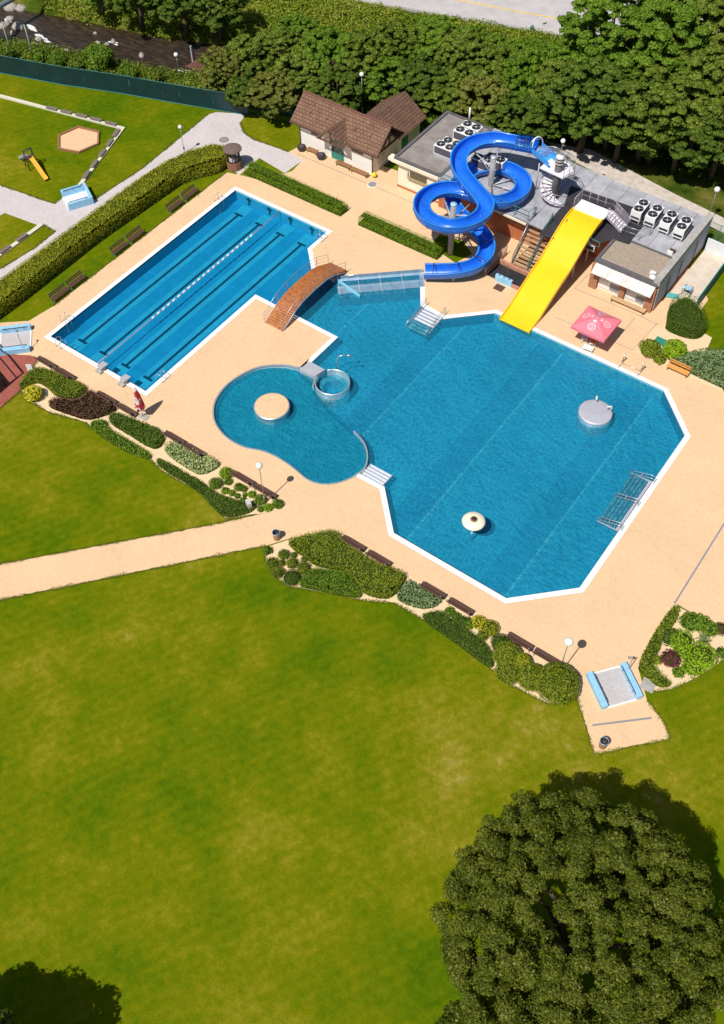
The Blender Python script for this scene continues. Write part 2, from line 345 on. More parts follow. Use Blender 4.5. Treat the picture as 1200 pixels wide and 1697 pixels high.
def mass(name, label, poly, h, m, cat='shrub', dens=85, leaf=.16, round_=.45, lump=.1, soft=True, group=None, seed=1, core=(.03, .05, .01), sides=1., surveyed=True):
    """a clipped or spreading planting of any outline: a dark core and leaves over its top and sides"""
    dens *= 1.5; leaf *= .8
    if surveyed: poly = footing(poly, h)
    if soft: poly = smooth_poly(poly)
    cx = sum(p[0] for p in poly)/len(poly); cy = sum(p[1] for p in poly)/len(poly)
    poly = [(p[0]-cx, p[1]-cy) for p in poly]
    if sum(poly[i-1][0]*poly[i][1]-poly[i][0]*poly[i-1][1] for i in range(len(poly))) < 0: poly = poly[::-1]
    if surveyed: poly = offset(poly, -.03)
    xs = [p[0] for p in poly]; ys = [p[1] for p in poly]; g = np.random.default_rng(seed); ph = g.random(4)*6
    root = empty(name, label, cat, (cx, cy, 0), 0, group)
    area = abs(sum(poly[i-1][0]*poly[i][1]-poly[i][0]*poly[i-1][1] for i in range(len(poly))))/2
    P = []; Nn = []
    def top(x, y, d):
        e = min(1, d/round_) if round_ else 1
        return h*(math.sqrt(max(0, 1-(1-e)**2))*.75+.25)+lump*(math.sin(2.1*x+ph[0])*math.sin(1.9*y+ph[1])+.5*math.sin(4.7*x+ph[2])*math.sin(5.1*y+ph[3]))*h
    want = int(area*dens); k = 0
    while k < want:
        x, y = g.uniform(min(xs), max(xs)), g.uniform(min(ys), max(ys))
        if not inside((x, y), poly): continue
        k += 1; d = edge_dist((x, y), poly); P.append((x, y, top(x, y, d)-leaf*.8*g.random()**1.5+leaf*.35*g.random())); Nn.append((0, 0, 1))
    per = 0; n = len(poly); ar = sum(poly[i-1][0]*poly[i][1]-poly[i][0]*poly[i-1][1] for i in range(n)); sg = 1 if ar > 0 else -1
    for i in range(n):
        a, b = poly[i], poly[(i+1) % n]; L = math.hypot(b[0]-a[0], b[1]-a[1]); nx, ny = sg*(b[1]-a[1])/(L or 1), -sg*(b[0]-a[0])/(L or 1)
        for _ in range(int(L*h*dens*sides)+ (1 if g.random() < (L*h*dens*sides) % 1 else 0)):
            t = g.random(); z = g.random()*h*.9; off = g.uniform(-.09, .06)
            P.append((a[0]+(b[0]-a[0])*t+nx*off, a[1]+(b[1]-a[1])*t+ny*off, z)); Nn.append((nx, ny, .25))
    P = np.array(P); Nn = unit(np.array(Nn)+.42*g.normal(size=(len(Nn), 3)))
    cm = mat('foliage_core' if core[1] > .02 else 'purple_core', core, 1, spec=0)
    def shrink(k2): return [(p[0]*k2, p[1]*k2) for p in poly]
    lv = quads_mesh('foliage', P, Nn, leaf, m, root)
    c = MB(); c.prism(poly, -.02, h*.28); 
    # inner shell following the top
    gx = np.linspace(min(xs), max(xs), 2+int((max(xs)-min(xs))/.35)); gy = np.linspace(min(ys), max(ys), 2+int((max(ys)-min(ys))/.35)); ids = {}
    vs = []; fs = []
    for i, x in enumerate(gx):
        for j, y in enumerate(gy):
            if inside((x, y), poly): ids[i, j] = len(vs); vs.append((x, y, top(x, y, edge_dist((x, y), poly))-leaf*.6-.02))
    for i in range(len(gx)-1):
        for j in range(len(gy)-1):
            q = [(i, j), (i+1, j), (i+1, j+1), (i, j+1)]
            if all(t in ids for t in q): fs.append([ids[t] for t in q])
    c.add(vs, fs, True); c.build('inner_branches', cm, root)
    return root
BALL = {}
def ball_shrub(name, label, xy, r, m, h=None, leaf=.11, cat='shrub', group=None, seed=3, dens=150, lump=.0):
    h = h or r*1.15; vx, vy = xy[0]-VX, xy[1]-VY; xy = (xy[0]-vx/VZ*h*.45, xy[1]-vy/VZ*h*.45); g = np.random.default_rng(seed); root = empty(name, label, cat, (xy[0], xy[1], 0), 0, group)
    r *= .92; n = int(2*PI*r*max(r, h)*dens*1.5); leaf *= .8; d = unit(g.normal(size=(n, 3))); d[:, 2] = np.abs(d[:, 2])-.12*(g.random(n) < .4)
    k = .955+.05*g.random(n)+lump*np.sin(7*d[:, 0]+seed)*np.sin(6*d[:, 1]+2*seed)+lump*.8*np.sin(9*d[:, 2]+4*d[:, 0]); P = d*k[:, None]*np.array([r, r, h*.62])+np.array([0, 0, h*.38])
    P[:, 2] = np.maximum(P[:, 2], .02)
    quads_mesh('foliage', P, unit(d+.5*g.normal(size=(n, 3))), leaf, m, root)
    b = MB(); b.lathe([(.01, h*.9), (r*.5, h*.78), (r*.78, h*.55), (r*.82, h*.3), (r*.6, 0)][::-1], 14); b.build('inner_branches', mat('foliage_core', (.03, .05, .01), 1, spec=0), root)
    return root
def catmull(pts, n=6, closed=False):
    out = []; k = len(pts); P = [Vector(p) if len(p) == 3 else Vector((p[0], p[1], 0)) for p in pts]
    for i in range(k if closed else k-1):
        p0 = P[i-1] if (i or closed) else P[0]; p1 = P[i]; p2 = P[(i+1) % k]; p3 = P[(i+2) % k] if (closed or i+2 < k) else P[-1]
        for j in range(n):
            t = j/n; out.append(.5*((2*p1)+(-p0+p2)*t+(2*p0-5*p1+4*p2-p3)*t*t+(-p0+3*p1-3*p2+p3)*t**3))
    if not closed: out.append(P[-1])
    return out
def offset(poly, d):
    """offset a counter-clockwise polygon inwards by d with mitred corners"""
    n = len(poly); out = []
    for i in range(n):
        a, b, c = poly[i-1], poly[i], poly[(i+1) % n]
        l1 = math.hypot(b[0]-a[0], b[1]-a[1]) or 1e-6; l2 = math.hypot(c[0]-b[0], c[1]-b[1]) or 1e-6
        n1 = (-(b[1]-a[1])/l1, (b[0]-a[0])/l1); n2 = (-(c[1]-b[1])/l2, (c[0]-b[0])/l2)
        s = 1+n1[0]*n2[0]+n1[1]*n2[1]; s = max(s, .3)
        out.append((b[0]+(n1[0]+n2[0])/s*d, b[1]+(n1[1]+n2[1])/s*d))
    return out

# ------------------------------------------------------------------ palette
M_deck = paver_material('deck_pavers', (.84, .585, .355), (.80, .55, .33), (.64, .43, .26), .2, .1, .785, .09)
M_gpath = paver_material('grey_pavers', (.66, .60, .60), (.60, .545, .55), (.48, .43, .43), .24, .16, .4, .1)
M_red = paver_material('red_pavers', (.40, .12, .09), (.34, .10, .08), (.22, .08, .06), .3, .15, 0, .1)
M_rim = mat('white_rim', (.86, .87, .88), .5, var=.05, vscale=1.5)
M_gravel = mat('bed_gravel', (.78, .58, .36), .95, var=.12, vscale=9, bump=.6, bscale=30)
M_steel = mat('stainless_steel', (.80, .86, .88), .33, .72, var=.08, vscale=2)
M_steel2 = mat('matt_steel', (.56, .56, .62), .5, .3, var=.08, vscale=2)
M_rail = mat('steel_rail', (.62, .63, .66), .35, .8)
M_grail = mat('green_rail', (.04, .20, .19), .5, var=.2, vscale=3)
M_white = mat('white_paint', (.82, .82, .82), .5, var=.04, vscale=3)
M_wall = mat('white_render', (.80, .78, .74), .9, var=.05, vscale=1.2, bump=.1)
M_cream = mat('cream_render', (.84, .76, .62), .9, var=.05, vscale=1.1, bump=.1)
M_brick = paver_material('orange_brick', (.50, .17, .075), (.44, .145, .06), (.40, .2, .12), .25, .08, 0, .1)
M_wood = mat('brown_wood', (.30, .15, .07), .7, var=.3, vscale=5)
M_dwood = mat('dark_brown_wood', (.105, .05, .035), .7, var=.3, vscale=5)
M_orwood = mat('orange_wood', (.62, .24, .055), .6, col2=(.40, .12, .03), vscale=3.2, detail=8)
M_black = mat('black_rubber', (.022, .022, .026), .8, var=.4, vscale=1.3)
M_dark = mat('dark_metal', (.03, .033, .036), .6)
M_blue = mat('blue_fibreglass', (.016, .165, .74), .26, var=.18, vscale=1.2, coat=.6)
M_blue2 = mat('pale_blue_fibreglass', (.02, .24, .78), .3, coat=.4)
M_yel = mat('yellow_fibreglass', (.92, .60, .012), .35, var=.04, vscale=.9, coat=.25)
M_sky = mat('light_blue_paint', (.30, .58, .82), .55, var=.1, vscale=2)
M_conc = mat('weathered_concrete', (.40, .38, .36), .95, var=.22, vscale=2.4, bump=.3)
M_gl = mat('window_glass', (.02, .03, .04), .08, spec=.8)

# ------------------------------------------------------------------ outline of the pools (metres; x along the far rim, y away from it)
KID = [(float(p[0]), float(p[1])) for p in [(20.41, 9.73), (19.46, 9.42), (18.48, 8.78), (17.49, 7.73), (16.91, 6.18), (16.73, 4.63), (17.02, 3.08), (17.69, 1.94), (18.67, 1.05), (20.05, 0.48), (21.42, 0.35), (22.51, 0.52), (23.57, 0.93), (24.63, 1.11), (25.83, 1.10), (26.96, 0.96), (28.13, 0.75), (29.05, 0.85), (29.88, 1.29), (30.60, 2.09), (31.06, 3.02)]]
KIDS = [(p.x, p.y) for p in catmull(KID, 4)]
S1 = [(0, 0), (12.05, 0), (12.05, 14.35), (20.5, 14.25), (20.45, 11.3)]
S2 = [(31.2, 3.15), (33.35, 3.2), (36.4, 0.05), (46.46, 0), (50.5, 4), (50.5, 21.7), (46.75, 25.4), (30.3, 25.4), (27.0, 22.2), (24.8, 22.4), (23.5, 24.3)]
S3 = [(16.3, 20.6), (13.9, 20.7), (12.05, 22.6), (12.05, 25.8), (0, 25.8)]
OUT = S1 + KIDS + S2 + [(22.2, 25.9)] + S3
RW = .42
a_ = offset(OUT, RW); b_ = offset(OUT, .06); n1, n2, n3 = len(S1), len(KIDS), len(S2)
INN = a_[:n1] + b_[n1:n1+n2] + a_[n1+n2:]
INN[n1-1] = (a_[n1-1][0], b_[n1][1]+.1)

# ------------------------------------------------------------------ ground, banks, river
def ynorth(x):
    pts = [(-400, -120), (-60, 18.2), (-34.8, 27.4), (-20.9, 32.2), (-7.2, 36.9), (-1.6, 38.4), (12, 45.2), (20, 46.5), (60, 46.5), (400, 46.5)]
    for (x0, y0), (x1, y1) in zip(pts, pts[1:]):
        if x <= x1: return y0+(y1-y0)*(x-x0)/(x1-x0)
    return 46.5
nx_ = [-400, -60, -34.8, -20.9, -7.2, -1.6, 12, 20, 60, 400]
north = [(x, ynorth(x)) for x in nx_]
M_lawn = lawn_material(); M_scrub = scrub_material()
struct(MB().poly([(-400, -300), (400, -300)] + north[::-1], 0, [OUT]).build('lawn', M_lawn))
RC = [(-120, 10), (-60, 30.5), (-44, 35.3), (-36, 37.6), (-27, 39.8), (-19.7, 42.4), (-10, 47), (0, 52), (30, 61), (120, 95)]
def river_d(x, y):
    d = 1e9
    for (x1, y1), (x2, y2) in zip(RC, RC[1:]):
        t = max(0, min(1, ((x-x1)*(x2-x1)+(y-y1)*(y2-y1))/((x2-x1)**2+(y2-y1)**2))); d = min(d, math.hypot(x-x1-t*(x2-x1), y-y1-t*(y2-y1)))
    return d
def zbank(x, y, t):
    if t <= 0: return 0
    d = river_d(x, y); s = max(0, min(1, (d-2.4)/2.2)); s = s*s*(3-2*s)
    return min(1, t/1.5)*((-1.25)*(1-s)+.12*s*(math.sin(x*.5)*math.sin(y*.43)+.5*math.sin(x*1.3+1)*math.sin(y*1.1)))
xs = [-400, -250, -150, -100]+[-80+i*1. for i in range(0, 141)]+[80, 120, 200, 400]
ts = [0]+[.75*i for i in range(1, 60)]+[50, 60, 80, 120, 200, 400]
vs = []; fs = []
for x in xs:
    y0 = ynorth(x)
    for t in ts: vs.append((x, y0+t, zbank(x, y0+t, t) if t < 46 and x > -82 and x < 62 else 0))
nt_ = len(ts)
for i in range(len(xs)-1):
    for j in range(nt_-1): fs.append((i*nt_+j, (i+1)*nt_+j, (i+1)*nt_+j+1, i*nt_+j+1))
b = MB(); b.add(vs, fs, True); struct(b.build('river_bank', M_scrub))
# the river
m = bpy.data.materials.new('river_water'); m.use_nodes = True; nt = m.node_tree; bs = nt.nodes['Principled BSDF']
tc = N(nt, 'ShaderNodeTexCoord'); mp = N(nt, 'ShaderNodeMapping'); mp.inputs['Rotation'].default_value = (0, 0, -.25); mp.inputs['Scale'].default_value = (.5, 1.6, 1)
nn = N(nt, 'ShaderNodeTexNoise', Scale=1.4, Detail=6., Roughness=.7); nt.links.new(tc.outputs['Object'], mp.inputs['Vector']); nt.links.new(mp.outputs[0], nn.inputs['Vector'])
rr = ramp(nt, [(.35, (.018, .012, .008)), (.55, (.05, .033, .02)), (.72, (.10, .07, .045)), (.80, (.5, .48, .45))]); nt.links.new(nn.outputs['Fac'], rr.inputs['Fac']); nt.links.new(rr.outputs['Color'], bs.inputs['Base Color'])
bp = N(nt, 'ShaderNodeBump', Strength=.6, Distance=.15); nt.links.new(nn.outputs['Fac'], bp.inputs['Height']); nt.links.new(bp.outputs['Normal'], bs.inputs['Normal']); bs.inputs['Roughness'].default_value = .15
M_river = m
struct(MB().poly([(x-.3, y-4.2) for x, y in RC]+[(x+.3, y+4.2) for x, y in RC[::-1]], -.82).build('river', M_river))
M_rock = mat('river_rock', (.36, .33, .30), .9, var=.2, vscale=3, bump=.4)
M_foam = mat('white_water', (.75, .76, .78), .7, var=.2, vscale=4, bump=.5)
rk = [((-46.03, 38.22), 1.2), ((-46.41, 39.36), 1.0), ((-44.78, 38.73), .9), ((-41.83, 35.50), .9), ((-44.06, 36.31), .6), ((-37.80, 34.99), .55), ((-37.27, 33.91), .5), ((-30.15, 39.58), .45), ((-30.42, 38.75), .4), ((-31.42, 38.39), .4), ((-33.24, 39.73), .3), ((-33.28, 35.05), .4), ((-25.34, 39.24), .5), ((-43.45, 34.89), .8), ((-41.28, 34.23), .5)]
rlab = ['largest pale boulder under the pipe at the river edge', 'pale boulder at the top edge of the river beside the pipe', 'pale boulder on the far bank near the pipe', 'foamy boulder below the pipe in the river', 'small brown boulder just under the pipe',
        'stone with foam in mid river near the net posts', 'wet stone beside the foam near the net posts', 'white stone in the river behind the bright bush', 'stone just left of the white stone behind the bright bush', 'dark topped stone at the bush in the river', 'tiny white stone in the middle of the river', 'stone at the near bank of the river, left of the bush', 'grey stone in the river near the wooden weir', 'pale boulder at the left picture edge in the river', 'small boulder in shade below the pipe']
rr_ = random.Random(5)
for (p, r), lb in zip(rk, rlab):
    b = MB(); ph = rr_.random()*6
    vs = []; fs = []
    for i in range(7):
        for j in range(10):
            th = PI*i/6; q = 2*PI*j/10; k = r*(1+.18*math.sin(2*q+ph)+.12*math.sin(3*th+q*2))
            vs.append((k*math.sin(th)*math.cos(q), k*.7*math.sin(th)*math.sin(q), k*.5*math.cos(th)))
    for i in range(6):
        for j in range(10): fs.append((i*10+j, i*10+(j+1) % 10, (i+1)*10+(j+1) % 10, (i+1)*10+j))
    b.add(vs, fs, True); o = b.build('boulder', M_rock, loc=(p[0], p[1], -.8)); o.rotation_euler = (0, 0, ph); tag(o, lb, 'boulder', 'boulders in the river')
fo = MB()
for (px_, r) in [((-41.35, 35.83), 1.3), ((-38.23, 35.01), 1.2), ((-43.15, 35.76), 1.0), ((-43.53, 34.67), 1.1), ((-29.96, 39.38), .6), ((-25.40, 39.21), .6)]:
    for k in range(4):
        a = rr_.random()*6; d = rr_.random()*r; q = r*rr_.uniform(.18, .4); fo.poly([(px_[0]+d*math.cos(a)*1.5+q*1.6*math.cos(2*PI*i/9)*rr_.uniform(.7, 1.2), px_[1]+d*math.sin(a)*.6+q*.6*math.sin(2*PI*i/9)*rr_.uniform(.7, 1.2)) for i in range(9)], -.80+.004*k)
tag(fo.build('river_foam', M_foam), 'white foam of the rapids among the boulders', 'foam', kind='stuff')

# paved areas, lying in sheets above the lawn
struct(MB().poly([(-9.91, 3.96), (-9.47, 7.69), (-9.61, 10.69), (-11.45, 10.73), (-11.77, 10.40), (-15.73, 9.87), (-16.42, 5.31), (-22.95, 11.01), (-19.43, 12.61), (-12.79, 13.61), (-12.89, 14.93), (-10.00, 16.35), (-9.62, 22.65), (-10.36, 33.71), (-9.96, 34.52), (-7.09, 36.09), (-6.63, 34.53), (-5.13, 33.32), (-3.55, 32.98), (0.80, 33.32), (2.88, 33.14), (2.69, 30.32), (-0.99, 30.83), (-0.83, 27.29), (-3.62, 29.01), (-7.21, 26.79), (-7.58, 22.85), (-7.80, 2.04), (-8.05, -1.99), (-10.38, 0.04)], .012).build('grey_path', M_gpath))
DECK = [(12.82, -20.20), (14.66, -18.38), (25.29, -6.45), (28.75, -2.23), (28.13, -2.25), (27.5, -2.15), (1.2, -2.15), (0.78, -2.20), (-1.71, -3.50), (-4.53, -0.94), (-2.60, 0.69), (-2.2, 3.3), (-2.2, 27.1), (-1.53, 27.28), (-0.33, 27.63), (1.4, 28), (3.1, 31.0), (2.83, 33.10), (0.80, 33.32), (1.2, 34.9), (1.2, 36), (41.5, 40), (42.6, 40), (45, 37.2), (45.0, 29.6), (50.7, 27.7), (80, 27.0), (80, 6.9), (56.15, 6.9), (56.28, 0.91), (57.88, -0.96), (59.60, -1.83), (60.31, -2.61), (56.85, -6.33), (53.53, -2.97), (53.4, -1.9), (52.0, -2.0), (33.2, -2.1), (32.52, -2.16), (30.50, -4.45), (29.52, -5.94), (16.99, -20.50), (15.22, -22.30)]
struct(MB().poly(DECK, .02, [OUT]).build('pool_deck', M_deck))
struct(MB().poly([(0.64, -2.21), (1.57, -2.25), (3.05, -5.56), (3.33, -11.92), (-4.27, -5.29)], .032).build('red_paving', M_red))
struct(MB().poly([(-120, 32), (-12, 61.6), (13.8, 69), (60, 82.2), (200, 122), (200, 190), (-120, 100)], .16).build('road', mat('pale_asphalt', (.50, .47, .47), .95, var=.12, vscale=.5, bump=.2)))
struct(MB().ribbon([(-60, 47.8), (-12, 61.5), (13.8, 68.9), (60, 82.1)], .3, -.05, .22).build('road_kerb', M_conc))
struct(MB().poly([(-40, 57.7), (-2.2, 68.2), (12.2, 71.7), (40, 79.6), (40, 79.85), (12.2, 71.95), (-2.2, 68.45), (-40, 57.95)], .168).build('yellow_road_line', mat('yellow_line', (.75, .52, .12), .8, var=.2, vscale=2)))
struct(MB().poly([(21.5, 49.6), (26, 48.2), (33, 47.0), (40, 46.7), (48, 45.6), (60, 42), (60, 44.5), (50, 47.6), (42, 48.4), (36, 49.2), (26, 51)], .13).build('gravel_track', mat('track_gravel', (.58, .51, .45), .95, var=.2, vscale=1.5, bump=.5)))
# floor channels and joints in the deck
M_chan = mat('drain_channel', (.28, .26, .27), .7)
for nm, pts, w in [('drain_channel', [(56.14, 6.89), (56.14, 15.31), (56.15, 18.62)], .13), ('drain_channel', [(55.81, -4.63), (58.71, -1.94)], .14), ('drain_channel', [(1.7, 33.55), (16.97, 33.69), (19, 33.3)], .07), ('paving_joint', [(34.73, 34.15), (34.60, 31.79), (40.54, 31.94), (42.81, 31.77)], .06), ('paving_joint', [(35.02, 27.52), (42.35, 27.77), (42.64, 32.01)], .05), ('paving_joint', [(40.71, 28.40), (40.74, 31.42)], .04)]:
    struct(MB().ribbon(pts, w, .0, .026).build(nm, M_chan))

# ------------------------------------------------------------------ pool basins
M_floor = mat('pool_floor', (.06, .56, .82), .5, var=.05, vscale=.5)
M_light = mat('pool_floor_light', (.20, .80, .95), .5, var=.06, vscale=.7)
M_pwall_shaded = mat('pool_wall', (.035, .26, .46), .45, var=.05, vscale=1)  # wall colour darkened, with the shade of the unlit sides painted in
M_pwl = mat('pool_wall_sunny', (.26, .66, .80), .45, var=.06, vscale=1)  # lighter copy of the wall colour, with sunlight painted in
M_seam = mat('pool_seam', (.26, .74, .92), .5, var=.1, vscale=4)
FZ = -1.1; WZ = -.085
struct(MB().poly(INN, FZ).build('pool_floor', M_floor))
struct(MB().wall(INN, FZ, .02).build('pool_wall', M_pwall_shaded))
# white overflow rim; thin steel rim around the children's pool
k0 = OUT[n1+n2:] + OUT[:n1]; k1 = INN[n1+n2:] + INN[:n1]
tro = n3  # index of the trough corner inside k0
ring = MB()
def ringpart(o, i):
    z0, z1 = -.1, .035; vs = []; fs = []
    for a, c in zip(o, i): vs += [(a[0], a[1], z1), (c[0], c[1], z1), (c[0], c[1], z0)]
    for q in range(len(o)-1): fs += [(3*q, 3*q+3, 3*q+4, 3*q+1)[::-1], (3*q+1, 3*q+4, 3*q+5, 3*q+2)[::-1]]
    ring.add(vs, fs)
ringpart(k0[:tro], k1[:tro]); ringpart(k0[tro+1:], k1[tro+1:])
struct(ring.build('pool_rim', M_rim))
kr = MB(); kr.ribbon(KIDS, .14, -.2, .10); struct(kr.build('childrens_pool_rim', M_steel))
def clip(poly, f):
    out = []
    for i in range(len(poly)):
        a, c = poly[i-1], poly[i]; fa, fc = f(a), f(c)
        if (fa > 0) != (fc > 0): t = fa/(fa-fc); out.append((a[0]+(c[0]-a[0])*t, a[1]+(c[1]-a[1])*t))
        if fc > 0: out.append(c)
    return out
M_wl = water_material('calm_pool_water', (.36, .78, .93), (.0, .14, .30), .25, .004, 1.2)
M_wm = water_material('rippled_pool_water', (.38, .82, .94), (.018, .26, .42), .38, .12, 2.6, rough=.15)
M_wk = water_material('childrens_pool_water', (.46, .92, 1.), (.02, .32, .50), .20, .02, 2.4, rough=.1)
struct(MB().poly(clip(INN, lambda p: 15.6-p[0]), WZ).build('pool_water', M_wl))
KW = [KIDS[i] for i in range(len(KIDS))]
wallend = [(31.26, 4.11), (30.77, 5.24), (29.75, 6.21), (28.35, 6.75)]
KPOLY = [(x, y) for x, y in b_[n1+1:n1+n2-1]] + wallend + [(26.32, 7.35), (23.51, 8.21), (22.20, 9.20)]
main = clip(INN, lambda p: p[0]-15.6)
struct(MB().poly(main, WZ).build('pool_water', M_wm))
ki_ = MB(); kq = offset(OUT, .14)[n1:n1+n2]; ki_.wall(kq, -.615, -.02, closed=False); struct(ki_.build('childrens_pool_wall', mat('bright_pool_steel', (.72, .92, .96), .5, 0))); kf = MB(); kf.poly(KPOLY, -.62); kf.wall(KPOLY, FZ, -.62); struct(kf.build('pool_floor', mat('childrens_pool_floor', (.20, .78, .90), .45, var=.06, vscale=.6)))
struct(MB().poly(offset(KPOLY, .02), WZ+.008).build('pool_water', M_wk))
# lanes of the swimming pool
ln = MB(); st = MB(); strip = MB()
for x in (2.1, 4.7, 7.3, 9.9):
    st.box((x, 12.95, FZ+.004), (1.25, 24.4, .004))
    ln.box((x, 12.95, FZ+.012), (.25, 21.3, .006)); ln.box((x, 2.25, FZ+.012), (1.0, .26, .006)); ln.box((x, 23.65, FZ+.012), (1.0, .26, .006))
    ln.box((x, 25.325, -.56), (.24, .02, .9)); ln.box((x, 25.322, -.42), (.62, .02, .2))
struct(st.build('lane_floor_bands', M_light)); struct(ln.build('lane_marking', mat('lane_marking', (.004, .02, .04), .6)))  # lighter bands on the floor along the lane lines
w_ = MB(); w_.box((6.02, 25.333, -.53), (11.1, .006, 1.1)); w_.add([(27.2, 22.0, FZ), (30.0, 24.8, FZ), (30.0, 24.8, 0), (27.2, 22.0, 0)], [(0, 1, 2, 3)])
w_.box((38.5, 24.933, -.53), (16.2, .006, 1.1)); struct(w_.build('sunlit_pool_wall', M_pwl))  # panels over the sun-facing walls, sunlight put into their colour
sm = MB()
for x in (19.9, 28.6, 37.3, 45.9): 
    y0 = {19.9: 14.5, 28.6: 7.5}.get(x, .8); y1 = {19.9: 21.5, 28.6: 23.2}.get(x, 24.9); sm.box((x, (y0+y1)/2, FZ+.01), (.2, y1-y0, .02))
sm.box((21, 4.5, -.615), (.07, 6.5, .01)); sm.box((27.2, 4.3, -.615), (.07, 6.6, .01))
for y in (6.2, 12.4, 18.6): sm.box((5.95, y, FZ+.009), (11, .03, .004)); 
struct(sm.build('floor_seams', M_seam))
sh = MB()
for x0, x1 in ((26.4, 28.5), (35.0, 37.2), (43.7, 45.8)): sh.box(((x0+x1)/2, (25.0 if x0 > 27 else 21)*.5+(.4 if x0 > 27 else 3.3), FZ+.004), (x1-x0, (24.6 if x0 > 27 else 14), .004))
struct(sh.build('floor_panels', mat('pool_floor_deep', (.04, .45, .71), .5)))

# ------------------------------------------------------------------ things in and around the pools
def rail_line(mb, pts, h, r=.022, post=1.2, mids=(.5,)):
    pts = [Vector(p) for p in pts]; T = [p+Vector((0, 0, h)) for p in pts]; mb.tube(T, r, 6)
    for m_ in mids: mb.tube([p+Vector((0, 0, h*m_)) for p in pts], r*.7, 5)
    for a, b2 in zip(pts, pts[1:]):
        n = max(1, round((b2-a).length/post))
        for i in range(n): q = a+(b2-a)*i/n; mb.tube([q, q+Vector((0, 0, h))], r, 6)
    mb.tube([pts[-1], pts[-1]+Vector((0, 0, h))], r, 6)
# wooden bridge
br = empty('footbridge', 'arched footbridge of orange planks with steel railings over the pool narrows', 'bridge', (15.6, 12.4))
def arch(t): return .06+1.15*math.sin(PI*min(1, max(0, t)))**.8
Ly = 9.6; d = MB(); n = 46
prof = [(0, .10), (2.0, 1.05), (3.0, 1.32), (4.8, 1.42), (6.6, 1.32), (7.6, 1.05), (9.6, .10)]
def bz(y):
    for (a, za), (c, zc) in zip(prof, prof[1:]):
        if y <= c: return za+(zc-za)*(y-a)/(c-a)
    return .1
for i in range(n):
    y = (i+.5)*Ly/n; sl = math.atan2(bz(y+.1)-bz(y-.1), .2) if .1 < y < 9.5 else .3
    d.box((rr_.uniform(-.015, .015), y, bz(y)), (1.86, Ly/n*.86/max(.8, math.cos(sl)), .05), rx=sl)
d.build('deck_planks', mat('bridge_planks', (.58, .21, .05), .6, col2=(.26, .075, .025), vscale=3.5, detail=8), br)
for s in (-1, 1):
    g = MB(); g.tube([(s*.95, y, bz(y)-.12) for y, _ in prof], .07, 6); g.build('beam', M_steel2, br)
    r2 = MB(); rail_line(r2, [(s*.98, y, bz(y)-.05) for y in (0.0, 2.0, 3.4, 4.8, 6.2, 7.6, 9.3)], 1.05, .02, 2, (.35, .68)); r2.build('railing', M_rail, br)

# slide run-out trough of steel, between the bridge and the blue flume
tr = empty('runout_trough', 'long stainless run-out trough at the foot of the blue tube slide', 'trough', (16.3, 20.6))
A_ = Vector((0, 0, 0)); B_ = Vector((5.9, 5.3, 0)); ax = (B_-A_).normalized(); nr = Vector((ax.y, -ax.x, 0)); L_ = (B_-A_).length
g = MB()
pf = [(0, .32), (.05, .32), (.12, .06), (.35, -.10), (1.0, -.10), (1.12, .10), (1.2, .10), (1.3, -.02), (1.9, -.07), (2.35, -.22), (2.45, -1.1)]
vs = []; fs = []; ns = 13
for i in range(ns+1):
    for (o_, z) in pf: q = A_+ax*(L_*i/ns)+nr*o_; vs.append((q.x, q.y, z))
k = len(pf)
for i in range(ns):
    for j in range(k-1): fs.append((i*k+j, i*k+j+1, (i+1)*k+j+1, (i+1)*k+j))
g.add(vs, fs); g.build('chute', mat('blue_grey_steel', (.28, .44, .58), .35, .4, var=.2, vscale=1.5), tr)
for t in (0.02, .25, .5, .75, .985):
    g = MB()
    for (o1, z1), (o2, z2) in zip(pf[:-2], pf[1:-1]):
        a = A_+ax*(L_*t)+nr*o1; c = A_+ax*(L_*t)+nr*o2; g.bar((a.x, a.y, z1+.01), (c.x, c.y, z2+.01), .05, .03)
    g.build('joint_strip', M_steel2, tr)
g = MB(); q0 = nr*.3+ax*.1; q1 = nr*2.6+ax*1.9; g.bar((q0.x, q0.y, .05), (q1.x, q1.y, -.05), .09, .4); g.build('end_wall', M_pwl, tr)
g = MB(); q = ax*1.3+nr*.04; g.box((q.x+.05, q.y, .34), (.5, .2, .015), rz=math.atan2(ax.y, ax.x)); g.build('notice', M_white, tr)
# fill behind the trough so that the deck edge is closed
# curved wall of the children's pool, the round hot tub, the platform, the island
kw = [(31.06, 3.02)] + [(31.26, 4.11), (30.77, 5.24), (29.75, 6.21), (28.35, 6.75)]
kw = [(p.x, p.y) for p in catmull([(float(a), float(c)) for a, c in kw], 5)]
tag(MB().ribbon(kw, .12, FZ, .14).build('curved_pool_wall', M_steel), 'curved steel wall end standing between the shallow pool and the steps', 'pool wall')
jc = (24.0, 9.75); jt = empty('round_plunge_tub', 'round stainless steel plunge tub between the shallow pool and the big pool', 'tub', (jc[0], jc[1], 0))
g = MB(); R = 1.42; arc = [(R*math.cos(a), R*math.sin(a)) for a in [R_(-175+i*10) for i in range(33)]]
g.ribbon(arc, .10, FZ, .52); g.build('wall', M_steel, jt)
g = MB(); arc2 = [(1.12*math.cos(R_(10*i)), 1.12*math.sin(R_(10*i))) for i in range(36)]; g.ribbon(arc2, .5, FZ, -.22, closed=True); g.build('seat', M_pwl, jt)
g = MB(); g.tube([(p[0], p[1], .53) for p in arc], .05, 6); g.build('rim', M_steel, jt)
tag(MB().prism([(20.80, 10.79), (22.46, 10.74), (22.22, 9.61), (20.69, 9.51)], -1.0, .25).build('pool_platform', M_steel2), 'flat grey steel platform beside the round plunge tub', 'platform')
